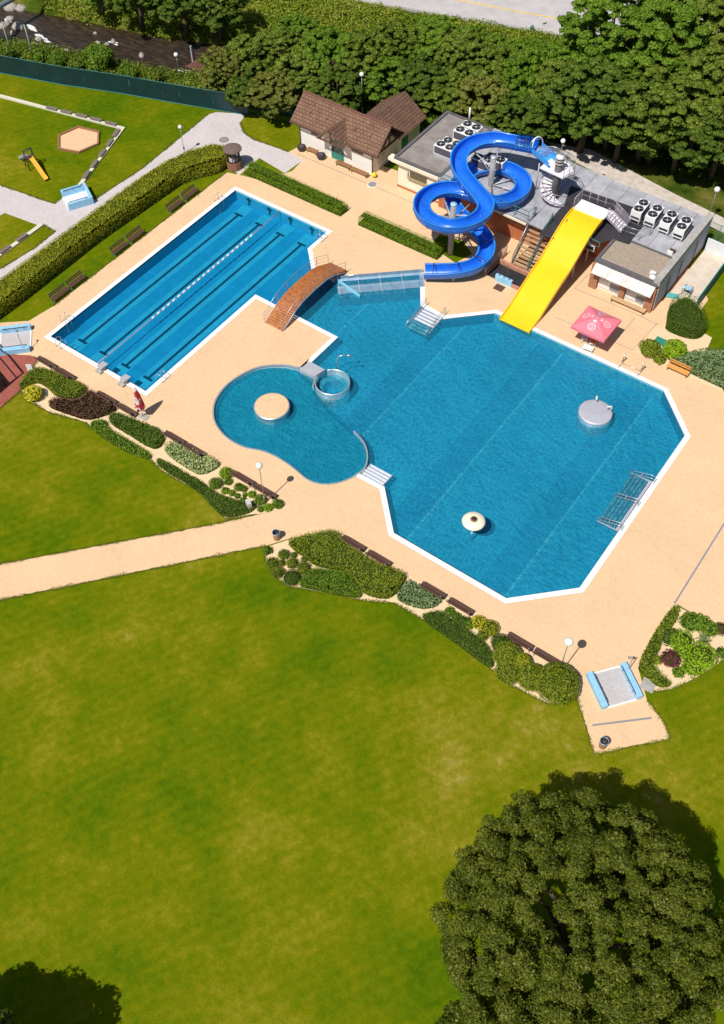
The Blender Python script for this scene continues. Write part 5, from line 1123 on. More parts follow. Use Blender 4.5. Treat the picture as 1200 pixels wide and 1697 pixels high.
# ------------------------------------------------------------------ yellow wave slide
ys = empty('yellow_slide', 'wide yellow slide with raised edges running down into the big pool', 'water slide', (32.65, 24.55, 0))
X0, X1 = -1.42, 1.42
pr2 = [(0, -.02), (.5, .06), (1.6, .30), (3.2, 1.0), (5.0, 1.72), (6.4, 2.15), (7.6, 2.75), (9.2, 3.62), (10.6, 4.12), (11.9, 4.22)]
pf2 = [(p.x, p.y) for p in catmull(pr2, 5)]
def strip_(mb, x0, x1, dz0, dz1, pts): 
    vs = []; 
    for y, z in pts: vs += [(x0, y, z+dz0), (x1, y, z+dz1)]
    mb.add(vs, [(2*i, 2*i+1, 2*i+3, 2*i+2) for i in range(len(pts)-1)], True)
g = MB(); strip_(g, X0, X1, 0, 0, pf2); g.build('slide_bed', M_yel, ys)
for s, xx in ((-1, X0), (1, X1)):
    g = MB(); xo = xx+s*.10
    a_s = [(xx, 0), (xx, .20), (xo, .20), (xo, -.22), (xx, -.22)]
    vs = [(x, y, z+dz) for y, z in pf2 for x, dz in a_s]; k = len(a_s); fs = []
    for i in range(len(pf2)-1):
        for j in range(k): fs.append((i*k+j, i*k+(j+1) % k, (i+1)*k+(j+1) % k, (i+1)*k+j))
    fs.append(tuple(range(k))); g.add(vs, fs); g.build('side_lip', mat('yellow_edge', (.85, .48, .01), .4), ys)
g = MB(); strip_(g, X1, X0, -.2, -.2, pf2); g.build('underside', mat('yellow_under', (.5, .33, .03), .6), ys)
for y, z in ((4.3, 1.2), (8.2, 2.8), (10.8, 3.9)):
    for x in (-1.1, 1.1): g = MB(); g.cyl((x, y, 0), .07, z, 10); g.build('support_post', M_steel2, ys)
# white start platform and steps
sp2 = empty('slide_start_platform', 'white start platform with steps and railings at the top of the yellow slide', 'platform', (32.65, 36.5, RZ))
g = MB(); g.box((0, .75, .98), (3.0, 1.5, .12)); g.build('platform', M_white, sp2)
g = MB(); g.box((0, -.02, .86), (3.0, .1, .34)); g.build('front_board', M_cream, sp2)
for x in (-1.3, 1.3):
    for y in (.15, 1.35): g = MB(); g.cyl((x, y, 0), .06, .95, 8); g.build('leg', M_rail, sp2)
for i in range(6): g = MB(); g.box((1.62+i*.27, 1.15, .86-i*.15), (.25, 1.1, .05)); g.build('step', M_step, sp2)
for y in (.6, 1.7): g = MB(); g.bar((1.5, y, .95), (3.2, y, -.02), .05, .2); g.build('stringer', mat('lilac_rail', (.5, .44, .52), .5, .3), sp2)
Mlr = mat('lilac_rail', (.5, .44, .52), .5, .3)
g = MB(); rail_line(g, [(-1.5, .0, 1.03), (-1.5, 1.5, 1.03), (1.5, 1.75, 1.03)], 1.0, .028, .75, (.5,)); g.build('railing', Mlr, sp2)
g = MB(); rail_line(g, [(1.5, 1.75, 1.03), (3.2, 1.75, .05)], 1.0, .028, .9, (.5,)); g.build('stair_railing', Mlr, sp2)
g = MB(); rail_line(g, [(1.6, .55, 1.0), (3.2, .55, .05)], 1.0, .028, .9, (.5,)); g.build('stair_railing', Mlr, sp2)
g = MB(); rail_line(g, [(3.3, 1.8, 0), (5.4, 1.7, 0), (4.9, .5, 0), (3.3, .35, 0)], 1.0, .03, 1.5, (.5,)); g.build('corner_railing', M_rail, sp2)
g = MB(); g.add([(-1.52, .1, 1.1), (-1.52, 1.5, 1.1), (-1.52, 1.5, 1.95), (-1.52, .1, 1.95)], [(0, 1, 2, 3)]); g.build('mesh_panel', M_lil, sp2); g = MB(); g.add([(1.7, 1.77, .9), (3.2, 1.77, .05), (3.2, 1.77, 1.0), (1.7, 1.77, 1.9)], [(0, 1, 2, 3)]); g.build('mesh_panel', M_lil, sp2)
# stairs up to the terrace between the slides
stt = empty('terrace_stairs', 'open plank stairs with green railings up to the terrace beside the yellow slide', 'stairs', (29.9, 31.3, 0))
nst = 12
for i in range(nst): g = MB(); g.box((0, .15+i*.30, .22+i*.265), (3.0, .26, .06)); g.build('tread', mat('tread_wood', (.42, .27, .15), .7, var=.3, vscale=4), stt)
for i in range(0, nst): g = MB(); g.box((0, .28+i*.30, .10+i*.265), (3.0, .03, .16)); g.build('riser', mat('riser_wood', (.24, .12, .06), .8, var=.3, vscale=5), stt)
for x in (-1.55, .05, 1.55): g = MB(); g.bar((x, 0, .05), (x, 3.7, 3.25), .08, .26); g.build('stringer', M_grail, stt)
for x in (-1.55, .1, 1.55): g = MB(); rail_line(g, [(x, .0, .1), (x, 3.6, 3.2)], 1.0, .035, 1.2, (.5,)); g.build('railing', M_grail if x != -1.55 else M_rail, stt)
for x in (-1.58, .12):
    g = MB(); g.add([(x, 0, .2), (x, 3.6, 3.3), (x, 3.6, 4.1), (x, 0, 1.0)], [(0, 1, 2, 3)]); g.build('mesh_panel', M_lil, stt)
trl = empty('terrace_railing', 'green railing along the front edge of the roof terrace', 'railing', (18.4, 33.8, RZ))
g = MB(); rail_line(g, [(0, .25, 0), (9.8, -.05, 0), (9.9, .9, 0)], 1.0, .03, 1.4, (.5,)); g.build('rails', M_grail, trl)
trl = empty('terrace_railing', 'green railing on the terrace edge between yellow slide and kiosk', 'railing', (34.25, 33.7, RZ)); g = MB(); rail_line(g, [(0, 0, 0), (1.1, -.1, 0)], 1.0, .03, 1.2, (.5,)); g.build('rails', M_grail, trl)
# stair pit and low walls, little ramp with railing, blue shower box
M_pit = mat('terracotta', (.52, .24, .16), .85, var=.15, vscale=2)
struct(MB().poly([(27.2, 28.8), (31.1, 28.8), (31.1, 31.2), (27.3, 31.2)], .036).build('dark_mat', M_black))
tag(MB().ribbon([(27.1, 31.0), (29.0, 30.9), (31.1, 30.9)], .3, 0, .38).build('low_wall', M_pit), 'low terracotta wall at the foot of the terrace stairs', 'low wall')
tag(MB().ribbon([(29.3, 28.75), (31.1, 28.75)], .22, 0, .3).build('low_wall', M_pit), 'short low terracotta wall between the blue shower box and the yellow slide', 'low wall')
rl = empty('ramp_railing', 'slanting mesh railing on a low ramp left of the terrace stairs', 'railing', (27.15, 28.6, 0))
g = MB(); g.bar((0, 0, .1), (.1, 3.6, .25), .16, .3); g.build('ramp_curb', M_pit, rl); g = MB(); rail_line(g, [(0, 0, .2), (.1, 3.6, .3)], .9, .03, 1.2, (.5,)); g.build('rails', M_rail, rl); g = MB(); g.add([(-.02, 0, .3), (.08, 3.6, .4), (.08, 3.6, 1.15), (-.02, 0, 1.05)], [(0, 1, 2, 3)]); g.build('mesh_panel', M_lil, rl)
sb_ = empty('shower_box', 'light blue foot shower box with a brass pipe by the terrace stairs', 'shower', (29.15, 28.75, 0))
g = MB(); g.box((-.1, 0, .35), (1.7, .3, .7)); g.build('panel', M_sky, sb_, .03); g = MB(); g.tube([(.0, .25, 0), (0, .25, 1.9), (0, 0, 2.0)], .04, 7); g.build('pipe', mat('brass', (.5, .4, .2), .4, .6), sb_)
for x in (-.6, -.1, .4): g = MB(); g.tube([(x, -.1, .66), (x, -.1, .9), (x+.12, -.1, .95)], .03, 6); g.build('tap', M_dark, sb_)
# fences
def mesh_fence(name, label, pts, h, step, pm, panel, zb=0.):
    t = empty(name, label, 'fence', (pts[0][0], pts[0][1], zb)); q = [(p[0]-pts[0][0], p[1]-pts[0][1]) for p in pts]
    g = MB(); g.wall(q, .1, h, closed=False); g.build('mesh_panel', panel, t)
    for z_ in (h, .1): g = MB(); g.tube([(x, y, z_) for x, y in q], .025, 5); g.build('top_rail' if z_ > .2 else 'bottom_rail', pm, t)
    for a, c in zip(q, q[1:]):
        L2 = math.hypot(c[0]-a[0], c[1]-a[1]); n = max(1, round(L2/step))
        for i in range(n): g = MB(); x, y = a[0]+(c[0]-a[0])*i/n, a[1]+(c[1]-a[1])*i/n; g.tube([(x, y, 0), (x, y, h+.05)], .035, 6); g.build('post', pm, t)
    return t
M_mesh = bpy.data.materials.new('green_wire'); M_mesh.use_nodes = True; nt = M_mesh.node_tree; nt.nodes.remove(nt.nodes['Principled BSDF']); tr_ = N(nt, 'ShaderNodeBsdfTransparent'); df_ = N(nt, 'ShaderNodeBsdfDiffuse'); df_.inputs['Color'].default_value = (.10, .22, .18, 1); mx_ = N(nt, 'ShaderNodeMixShader'); mx_.inputs[0].default_value = .22
nt.links.new(tr_.outputs[0], mx_.inputs[1]); nt.links.new(df_.outputs[0], mx_.inputs[2]); nt.links.new(mx_.outputs[0], nt.nodes['Material Output'].inputs[0])
mesh_fence('mesh_fence', 'green wire mesh fence along the gravel track behind the terrace', [(18.5, 45.6), (25.0, 45.4), (42.3, 45.0), (47.5, 44.2), (60, 42)], 1.8, 2.5, M_grail, M_mesh)
mesh_fence('mesh_fence', 'short green wire fence between net screen and white house', [(-6.6, 36.6), (-2.0, 37.6), (-.2, 38.2)], 1.6, 2.3, M_grail, M_mesh)
mesh_fence('mesh_fence', 'low green rail fence on the lawn right of the grey side wall', [(42.0, 43.6), (46.2, 43.5), (60, 41)], 1.1, 3, M_grail, M_mesh)
nf = empty('net_screen', 'long dark green net screen along the lawn beside the river', 'fence', (-6.8, 36.0, 0))
q = [(0, 0), (-7, -2.4), (-14.1, -4.7), (-20.5, -7.1), (-28, -9.4), (-40, -13), (-60, -20)]
M_net = mat('green_net', (.004, .032, .036), .55, var=.25, vscale=.8)
vs = []; fs = []; nf_ = 0
for i in range(len(q)-1):
    for j in range(6):
        t = j/6; x = q[i][0]+(q[i+1][0]-q[i][0])*t; y = q[i][1]+(q[i+1][1]-q[i][1])*t
        vs += [(x, y+.05, .05), (x+.02, y+.10+.08*math.sin(i*9+j*2.2), .9), (x, y+.06*math.sin(i*5+j*3.1), 2.2+.03*math.sin(j*2.))]
k = len(vs)//3; fs = [(3*i+j, 3*i+3+j, 3*i+4+j, 3*i+1+j) for i in range(k-1) for j in range(2)]
g = MB(); g.add(vs, fs, True); g.build('net', M_net, nf)
g = MB(); g.tube([(x, y, 2.2) for x, y in q], .03, 5); g.build('top_rail', M_grail, nf); g = MB(); g.tube([(x, y-.02, .06) for x, y in q], .03, 5); g.build('bottom_rail', mat('net_hem', (.05, .28, .25), .6), nf)
for i in range(24): g = MB(); s_ = i/23*(len(q)-1); a = int(min(len(q)-2, s_)); t = s_-a; x, y = q[a][0]+(q[a+1][0]-q[a][0])*t, q[a][1]+(q[a+1][1]-q[a][1])*t; g.cyl((x, y+.12, 0), .035, 2.25, 6); g.build('post', M_grail, nf)
for p, tp, lb in (((-36.12, 29.68, 0), 4.2, 'thin grey green post at the river, left of the two'), ((-33.60, 30.64, 0), 4.2, 'thin grey green post at the river, right of the two')):
    t = empty('net_post', lb, 'post', p, 0, 'tall posts at the river'); g = MB(); g.cyl((0, 0, 0), .06, tp, 8); g.build('pole', mat('pale_green_pole', (.30, .42, .36), .6), t); g = MB(); g.cyl((0, 0, tp), .075, .06, 8); g.build('cap', M_dark, t)
# weir bridge at the river
wb = empty('wooden_weir', 'small brown wooden weir platform with two steel posts in the river', 'weir', (-18.15, 39.79, -0.6))
Wd = mat('weir_wood', (.16, .07, .05), .85, var=.3, vscale=3)
for i in range(9): g = MB(); g.box((-.3+i*.36, .5, .55), (.3, 1.6, .06), rz=0); g.build('plank', Wd, wb)
for s in (0, 1): g = MB(); g.bar((-.6, s*1.5-.2, .5), (3.0, s*1.5+.2, .5), .14, .2); g.build('beam', Wd, wb)
for (x, y) in ((-.6, 1.0), (2.2, 2.2)): g = MB(); g.bar((x, y, -.6), (x, y, 2.3), .18, .18); g.build('steel_post', M_steel2, wb)
g = MB(); rail_line(g, [(-.6, 1.3, .55), (2.6, 1.6, .55)], .9, .05, 1.0, (.5,)); g.build('railing', Wd, wb)
for i in range(3): g = MB(); g.bar((-.9+i*.3, -1.1+i*.25, .35), (1.4+i*.3, -.9+i*.3, .45), .09, .09); g.build('loose_pole', mat('bleached', (.62, .56, .48), .8), wb)
# pipe over the river, upper left
pp = tag(MB().tube([(-39.53, 28.26, 2.4), (-41.80, 33.91, 2.4), (-41.88, 38.22, 2.4), (-42.10, 45.82, 2.4)], .28, 14).build('river_pipe', mat('pipe_steel', (.30, .38, .42), .4, .5)), 'large grey pipe crossing above the river at the top left corner', 'pipe')
# dark pergola at the left edge
pg = empty('pergola', 'dark steel framed shelter on red paving at the left picture edge', 'shelter', (0.19, -6.90, 0))
q0 = [(1.64, -5.88), (1.84, -10.63), (-3.34, -9.37), (-2.71, -4.64)]; bx_, by_ = (0.19, -6.90)
qq = [(a-bx_, c-by_) for a, c in q0]
for (x, y) in qq: g = MB(); g.cyl((x, y, 0), .07, 2.9, 8); g.build('post', M_dark, pg)
for i in range(4): a, c = qq[i], qq[(i+1) % 4]; g = MB(); g.bar((a[0], a[1], 2.9), (c[0], c[1], 2.9), .1, .14); g.build('beam', M_dark, pg)
for i in range(1, 6): t = i/6; g = MB(); g.bar((qq[0][0]+(qq[1][0]-qq[0][0])*t, qq[0][1]+(qq[1][1]-qq[0][1])*t, 2.98), (qq[3][0]+(qq[2][0]-qq[3][0])*t, qq[3][1]+(qq[2][1]-qq[3][1])*t, 2.98), .06, .1); g.build('rafter', M_dark, pg)
g = MB(); t1 = .33; g.add([(qq[0][0]*(1-t1)+qq[1][0]*t1, qq[0][1]*(1-t1)+qq[1][1]*t1, 3.05), (qq[1][0], qq[1][1], 3.05), (qq[2][0], qq[2][1], 3.05), (qq[3][0]*(1-t1)+qq[2][0]*t1, qq[3][1]*(1-t1)+qq[2][1]*t1, 3.05)], [(0, 1, 2, 3)]); g.build('roof_sheet', M_dark, pg)
# hydrant and drain on the road edge
t = empty('hydrant', 'small dark green hydrant at the kerb of the car park', 'hydrant', (9.59, 67.39, 0)); g = MB(); g.lathe([(.16, 0), (.16, .6), (.22, .62), (.22, .7), (.1, .85), (.001, .88)], 12); g.build('body', M_grail, t); g = MB(); g.tube([(-.3, 0, .5), (.3, 0, .5)], .07, 8); g.build('outlets', M_grail, t)
tag(MB().box((*(4.41, 66.59), .18), (.8, .4, .02), rz=.27).build('drain_grate', M_chan), 'dark gully grate at the edge of the car park', 'grate')

# ------------------------------------------------------------------ planting
def C3(p): return [(float(a), float(b2)) for a, b2 in p]
lm = leaf_material
L_hedge = lm('leaf_hedge', (.17, .20, .010), (.34, .36, .018), (.50, .47, .035), .8)
L_green = lm('leaf_green', (.08, .15, .012), (.16, .27, .018), (.27, .38, .035), .8)
L_box = lm('leaf_box', (.12, .20, .010), (.19, .31, .014), (.28, .41, .03), 1.2)
L_bank = lm('leaf_bank', (.09, .15, .010), (.20, .30, .015), (.42, .38, .08), .14)
L_dark = lm('leaf_dark_green', (.05, .09, .012), (.10, .165, .018), (.17, .24, .035), .8)
L_lime = lm('leaf_lime', (.14, .24, .010), (.27, .42, .015), (.38, .55, .03), .9)
L_yell = lm('leaf_yellow', (.42, .36, .015), (.72, .62, .03), (.85, .78, .08), .9)
L_purp = lm('leaf_purple', (.06, .035, .018), (.12, .065, .035), (.19, .11, .06), .9, trans=.1)
L_maroon = lm('leaf_maroon', (.08, .018, .03), (.15, .03, .05), (.22, .05, .08), .9, trans=.1)
L_grey = lm('leaf_grey_green', (.10, .16, .07), (.20, .28, .12), (.32, .40, .20), .8)
L_varieg = lm('leaf_variegated', (.20, .26, .08), (.40, .47, .18), (.60, .64, .34), .8)
L_olive = lm('leaf_olive', (.11, .155, .010), (.21, .265, .016), (.33, .36, .04), .7)
L_tree1 = lm('leaf_tree', (.055, .095, .010), (.14, .205, .022), (.27, .32, .05), .35)
L_tree2 = lm('leaf_tree_bright', (.06, .125, .010), (.13, .235, .018), (.24, .34, .04), .35)
L_tree3 = lm('leaf_tree_dark', (.035, .07, .008), (.095, .155, .018), (.175, .24, .035), .35)
L_olive2 = lm('leaf_tree_olive', (.07, .09, .012), (.17, .19, .03), (.30, .30, .07), .5)
L_big = lm('leaf_linden', (.025, .042, .004), (.090, .118, .010), (.20, .215, .03), .6, flower=(.26, .24, .09))
# the long hedge and the two clipped ones
hedge_poly = C3([(-5.0, -14), (-4.8, 1.8), (-5.05, 11.8), (-4.55, 22.9), (-3.9, 24.6), (-2.6, 26.6), (-2.6, 28.2), (-3.4, 29.2), (-5.0, 28.4), (-6.2, 26.2), (-7.0, 23.5), (-7.3, 17), (-7.3, 2), (-7.1, -14)])
mass('long_hedge', 'long thick yellow green hedge running down beside the grey path', hedge_poly, 1.6, L_hedge, 'hedge', dens=130, leaf=.13, round_=.15, lump=.04, soft=False, seed=11, surveyed=False)
mass('clipped_hedge', 'clipped box hedge across the top of the lane pool', C3([(-.55, 27.9), (11.35, 27.95), (11.4, 29.15), (-.4, 29.3)]), .95, L_box, 'hedge', dens=200, leaf=.09, round_=0, lump=.02, soft=False, seed=12, surveyed=False)
mass('clipped_hedge', 'clipped box hedge running under the left loop of the blue slide', C3([(13.5, 27.9), (22.4, 27.95), (22.35, 29.2), (13.5, 29.2)]), .95, L_box, 'hedge', dens=200, leaf=.09, round_=0, lump=.02, soft=False, seed=13, surveyed=False)
mass('small_hedge', 'small dark hedge by the end of the net screen', C3([(-6.8, 36.1), (-2.2, 37.2), (-2.4, 38.0), (-7.0, 36.9)]), .9, L_dark, 'hedge', dens=90, leaf=.14, round_=.15, soft=False, seed=14)
# grass around the flume posts
struct(MB().poly([(20.8, 29.3), (24.0, 28.6), (24.6, 30.5), (23.0, 31.6), (20.6, 31.2)], .034).build('grass_patch', M_lawn))
# lawn area left of the house up to the deck is plain lawn; planting beds of pale gravel
bed1 = [(float(p[0]), float(p[1])) for p in [(1.35, -2.32), (2.90, -5.42), (4.17, -5.93), (6.67, -5.88), (10.06, -4.93), (11.81, -5.19), (16.98, -4.76), (18.34, -5.06), (22.41, -5.01), (25.48, -5.77), (27.16, -4.10), (28.86, -2.22)]]
BED1 = [(27.6, -2.02), (1.3, -2.02)]
struct(MB().poly(bed1+BED1, .028).build('planting_bed', M_gravel))
bed2 = [(33.3, -1.97), (32.52, -2.16), (30.57, -4.54), (29.55, -6.11), (30.39, -6.95), (31.71, -7.61), (33.07, -7.71), (33.94, -7.28), (38.04, -5.61), (40.10, -4.46), (41.87, -4.41), (44.15, -4.44), (46.94, -4.59), (48.47, -4.97), (49.50, -5.28), (50.72, -5.12), (52.50, -5.04), (53.32, -4.56), (53.77, -3.66), (53.44, -2.21), (52.2, -1.9)]
struct(MB().poly(bed2, .028).build('planting_bed', M_gravel))
bed3 = [(56.07, 6.96), (56.80, 6.76), (57.62, 6.86), (59.98, 7.00), (60.86, 4.99), (60.45, 3.86), (59.76, 2.22), (58.83, 0.68), (58.02, -0.10), (57.32, 0.71), (56.23, 0.93)]
struct(MB().poly(bed3, .026).build('planting_bed', M_gravel))
bed4 = [(42.61, 27.69), (42.76, 31.18), (43.31, 31.57), (43.00, 33.65), (47.25, 32.98), (47.47, 31.53), (47.53, 30.53), (50.69, 27.68), (47.05, 27.45)]
struct(MB().poly(bed4, .028).build('planting_bed', M_gravel))
mass('clipped_hedge_mass', 'clipped green planting at the red paving end of the bed', C3([(1.68, -2.70), (5.35, -2.19), (7.38, -2.03), (7.69, -2.97), (7.45, -3.71), (6.02, -4.30), (4.70, -3.99), (3.58, -4.02), (3.25, -4.67), (3.25, -5.34), (2.56, -5.24), (2.31, -4.74)]), .5, L_olive, dens=120, leaf=.13, round_=.25, seed=21)
ball_shrub('round_shrub', 'bright yellow round shrub in the corner of the bed by the red paving', (4.12, -5.14), .85, L_yell, 1.2, leaf=.15, seed=22, dens=110, lump=.06)
mass('purple_shrubs', 'mass of dark purple brown shrubs behind the benches', C3([(7.43, -2.08), (8.54, -2.21), (10.95, -2.15), (11.03, -3.14), (10.09, -4.68), (8.41, -5.06), (6.71, -5.45), (5.94, -5.18), (5.93, -4.29), (7.45, -3.71), (7.69, -2.97)]), .65, L_purp, dens=110, leaf=.14, round_=.5, lump=.14, seed=23, core=(.012, .008, .006))
mass('green_shrubs', 'dark green shrubs beside the closed umbrella', C3([(10.85, -3.03), (11.29, -2.72), (13.59, -2.30), (15.61, -2.06), (16.53, -2.65), (16.82, -3.67), (15.78, -3.94), (13.72, -3.85), (11.76, -3.90)]), .55, L_dark, dens=120, leaf=.15, round_=.5, lump=.16, seed=24)
mass('creeping_juniper', 'low creeping juniper along the lawn below the dark shrubs', C3([(10.04, -4.63), (11.11, -3.72), (12.05, -4.40), (15.38, -4.22), (16.85, -4.40), (16.83, -4.86), (15.11, -5.32), (11.57, -5.29)]), .38, L_green, dens=110, leaf=.14, round_=.5, lump=.2, seed=25)
mass('variegated_shrubs', 'pale variegated shrubs in the bed behind the benches', C3([(16.96, -3.11), (17.09, -2.26), (18.29, -2.18), (21.30, -1.79), (21.93, -2.24), (21.36, -3.66), (20.35, -3.79), (17.70, -3.65)]), .55, L_varieg, dens=110, leaf=.17, round_=.5, lump=.2, seed=26)
mass('low_hedge', 'low dark hedge along the lawn ending near the lamp', C3([(17.09, -4.38), (18.16, -4.15), (20.44, -4.17), (21.68, -4.09), (23.25, -4.28), (25.02, -3.95), (26.44, -3.30), (26.81, -3.60), (26.53, -4.55), (25.48, -5.70), (24.33, -5.55), (22.30, -4.88), (18.26, -4.97)]), .35, L_dark, dens=110, leaf=.14, round_=.4, lump=.12, seed=27)
def px1(x, y): return None
BLS = [((22.67, -2.38), .62), ((22.67, -3.61), .60), ((23.36, -2.91), .38), ((23.74, -3.72), .36), ((24.35, -2.86), .42), ((24.80, -2.75), .34), ((24.31, -3.60), .32), ((24.83, -3.59), .28), ((25.25, -3.15), .24), ((25.63, -2.81), .36), ((25.43, -3.59), .30), ((26.49, -2.84), .55), ((27.44, -3.08), .42), ((27.07, -3.48), .34), ((27.83, -2.39), .50)]
BLB = ['big green ball shrub nearest the variegated shrubs', 'green ball shrub on the lawn side next to the low hedge, left end', 'small green ball between the two big left ones', 'small green ball on the lawn side near the left end', 'green ball behind the brown bench in the middle of the cluster', 'small green ball touching the bench side of the cluster', 'small ball in the centre of the cluster', 'tiny ball on the lawn side in the middle of the cluster', 'tiniest ball in the cluster near the middle', 'green ball right behind the second bench of the cluster', 'small ball near the grey sign board', 'large loose green ball left of the lamp base', 'green ball just in front of the lamp base', 'small ball beside the lamp on the path side', 'last green ball right of the lamp at the tip of the bed']
for i, ((p, r), lb) in enumerate(zip(BLS, BLB)): ball_shrub('ball_shrub', lb, (float(p[0]), float(p[1])), r, L_green if i % 3 else L_lime, None, leaf=.11, group='green ball shrubs by the round pool lamp', seed=30+i, lump=.05)
mass('clipped_hedge_mass', 'large clipped hedge block at the fork of the beige path', C3([(30.67, -4.60), (30.80, -4.11), (32.22, -2.43), (32.75, -1.93), (33.66, -1.96), (34.15, -2.40), (37.25, -2.49), (38.12, -2.13), (39.33, -2.03), (39.61, -2.53), (39.74, -4.23), (38.90, -4.82), (37.83, -5.09), (37.29, -4.79), (35.66, -4.31), (33.63, -5.24), (32.60, -5.06), (31.70, -5.05), (30.94, -4.87)]), .75, L_olive, dens=130, leaf=.13, round_=.3, lump=.06, seed=51)
mass('dark_green_mound', 'smooth dark green mound below the large clipped hedge', C3([(33.31, -5.97), (33.58, -5.40), (35.53, -4.28), (36.45, -4.58), (37.72, -5.16), (37.82, -5.52), (36.85, -6.08), (33.91, -7.18), (33.61, -7.08)]), .6, L_green, dens=130, leaf=.12, round_=.5, lump=.05, seed=52)
BLS = [((31.07, -5.75), .5), ((31.72, -5.36), .3), ((30.85, -6.82), .55), ((31.43, -6.41), .33), ((32.04, -5.98), .52), ((31.66, -7.20), .55), ((32.97, -5.83), .58), ((32.56, -5.22), .3), ((32.81, -6.96), .8)]
BLB = ['clipped ball nearest the bin in the cluster by the fork', 'small clipped ball touching the large hedge block', 'leftmost clipped ball at the edge of the lawn', 'small clipped ball in the middle of the cluster by the fork', 'middle clipped ball between hedge block and lawn', 'clipped ball at the lower left of the cluster by the fork', 'largest clean clipped ball beside the dark mound', 'small ball squeezed between hedge block and dark mound', 'wide low dome at the bottom of the cluster by the fork']
for i, ((p, r), lb) in enumerate(zip(BLS, BLB)): ball_shrub('ball_shrub', lb, (float(p[0]), float(p[1])), r, L_olive if i != 8 else L_dark, (r*.75 if i == 8 else None), leaf=.10, group='clipped balls at the fork of the path', seed=60+i)
ball_shrub('small_shrub', 'loose little shrub at the path edge near the bin', (29.86, -6.15), .4, L_green, .6, leaf=.16, seed=71, dens=60, lump=.15)
mass('grey_green_shrubs', 'spreading grey green shrubs behind the benches', C3([(39.70, -2.27), (40.78, -2.26), (42.31, -2.16), (42.76, -2.69), (42.14, -3.68), (40.92, -4.06), (39.97, -4.12), (39.80, -3.26)]), .45, L_grey, dens=110, leaf=.18, round_=.4, lump=.15, seed=72)
mass('long_low_hedge', 'long dark clipped hedge curving along the lawn edge', C3([(42.35, -3.77), (42.93, -3.18), (43.41, -3.14), (45.66, -3.32), (47.17, -3.47), (48.05, -4.20), (48.40, -4.85), (47.84, -4.96), (45.48, -4.66), (42.24, -4.44)]), .5, L_dark, dens=130, leaf=.12, round_=.35, lump=.05, seed=73)
BLS = [((43.58, -2.78), .42, L_green), ((44.17, -2.84), .38, L_green), ((44.78, -2.94), .5, L_dark), ((45.23, -2.80), .5, L_green), ((45.70, -2.35), .62, L_yell), ((46.60, -2.30), .72, L_hedge), ((46.49, -3.08), .46, L_olive), ((47.82, -2.88), .8, L_dark)]
BLB = ['small green ball behind the grey green shrubs bench', 'second small green ball of the row behind the bench', 'dark ball in the row before the yellow one', 'green ball touching the yellow round shrub', 'yellow round shrub in the row of balls', 'large yellow green ball next to the yellow shrub', 'small olive ball on the lawn side of the row', 'dark low ball between bench and the big round shrubs']
for i, ((p, r, m_), lb) in enumerate(zip(BLS, BLB)): ball_shrub('ball_shrub', lb, (float(p[0]), float(p[1])), r, m_, None, leaf=.11, group='mixed ball shrubs above the long dark hedge', seed=80+i, lump=.04)
BIG = [((48.62, -3.41), 1.08, 1.5), ((49.37, -4.44), 1.02, 1.2), ((49.75, -3.39), .80, 1.25), ((50.84, -3.89), 1.10, 1.5), ((52.47, -3.28), 1.65, 1.95)]
BLB = ['big round shrub at the left end of the large round row', 'big round shrub on the lawn side left of the row', 'smaller round shrub in the middle of the large row', 'round shrub just left of the biggest one', 'biggest round shrub beside the lower footbath']
for i, ((p, r, h), lb) in enumerate(zip(BIG, BLB)): ball_shrub('large_round_shrub', lb, (float(p[0]), float(p[1])), r, L_olive if i != 2 else L_hedge, h, leaf=.13, group='large round shrubs by the lower lamp', seed=90+i, lump=.015, dens=150)
mass('edge_hedge', 'narrow hedge, green and brown, along the slanting deck edge', C3([(56.23, 6.90), (56.67, 6.66), (56.84, 5.13), (56.62, 3.98), (56.87, 3.01), (56.88, 1.78), (57.52, 1.39), (58.59, 1.17), (58.68, 0.80), (58.07, 0.26), (56.91, 0.63), (56.27, 0.84), (56.12, 2.88), (56.06, 4.87)]), .55, L_olive, dens=120, leaf=.13, round_=.3, lump=.1, seed=101)
for i, (p, r, m_, lb) in enumerate([((57.81, 4.42), .95, L_lime, 'lime green round bush in the right hand bed'), ((58.37, 3.79), .7, L_lime, 'smaller lime bush below the round one in the right hand bed'), ((59.46, 4.11), 1.15, L_lime, 'largest lime green bush in the right hand bed'), ((59.32, 3.17), .9, L_lime, 'lime bush at the lower lawn edge of the right hand bed'), ((58.71, 2.13), .5, L_green, 'low green bush at the lowest corner of the right hand bed'),
        ((57.70, 6.20), .85, L_green, 'green bush at the top of the right hand bed'), ((58.34, 6.48), .8, L_green, 'second green bush along the top of the right hand bed'), ((59.00, 6.42), .7, L_green, 'third green bush along the top of the right hand bed'), ((57.03, 4.27), .8, L_dark, 'dark bush beside the slanting hedge'), ((57.83, 2.78), .75, L_maroon, 'dark maroon bush in pale gravel'), ((57.19, 2.16), .38, L_olive, 'little olive ball beside the maroon bush'), ((59.61, 6.85), .55, L_purp, 'small brownish shrub at the right picture edge'), ((60.45, 5.15), .5, L_green, 'green shrub at the right edge of the lowest bed')]):
    ball_shrub('bush', lb, (float(p[0]), float(p[1])), r, m_, r*.95, leaf=.17, seed=110+i, dens=90, lump=.09)
P_, N_ = [], []
for i in range(260):
    a = rr_.random()*6.28; e = rr_.uniform(.3, 1.3); l = rr_.uniform(.15, .6); P_.append((l*math.cos(a)*math.cos(e), l*math.sin(a)*math.cos(e), l*math.sin(e)+.05)); N_.append((-math.sin(a), math.cos(a), .4))
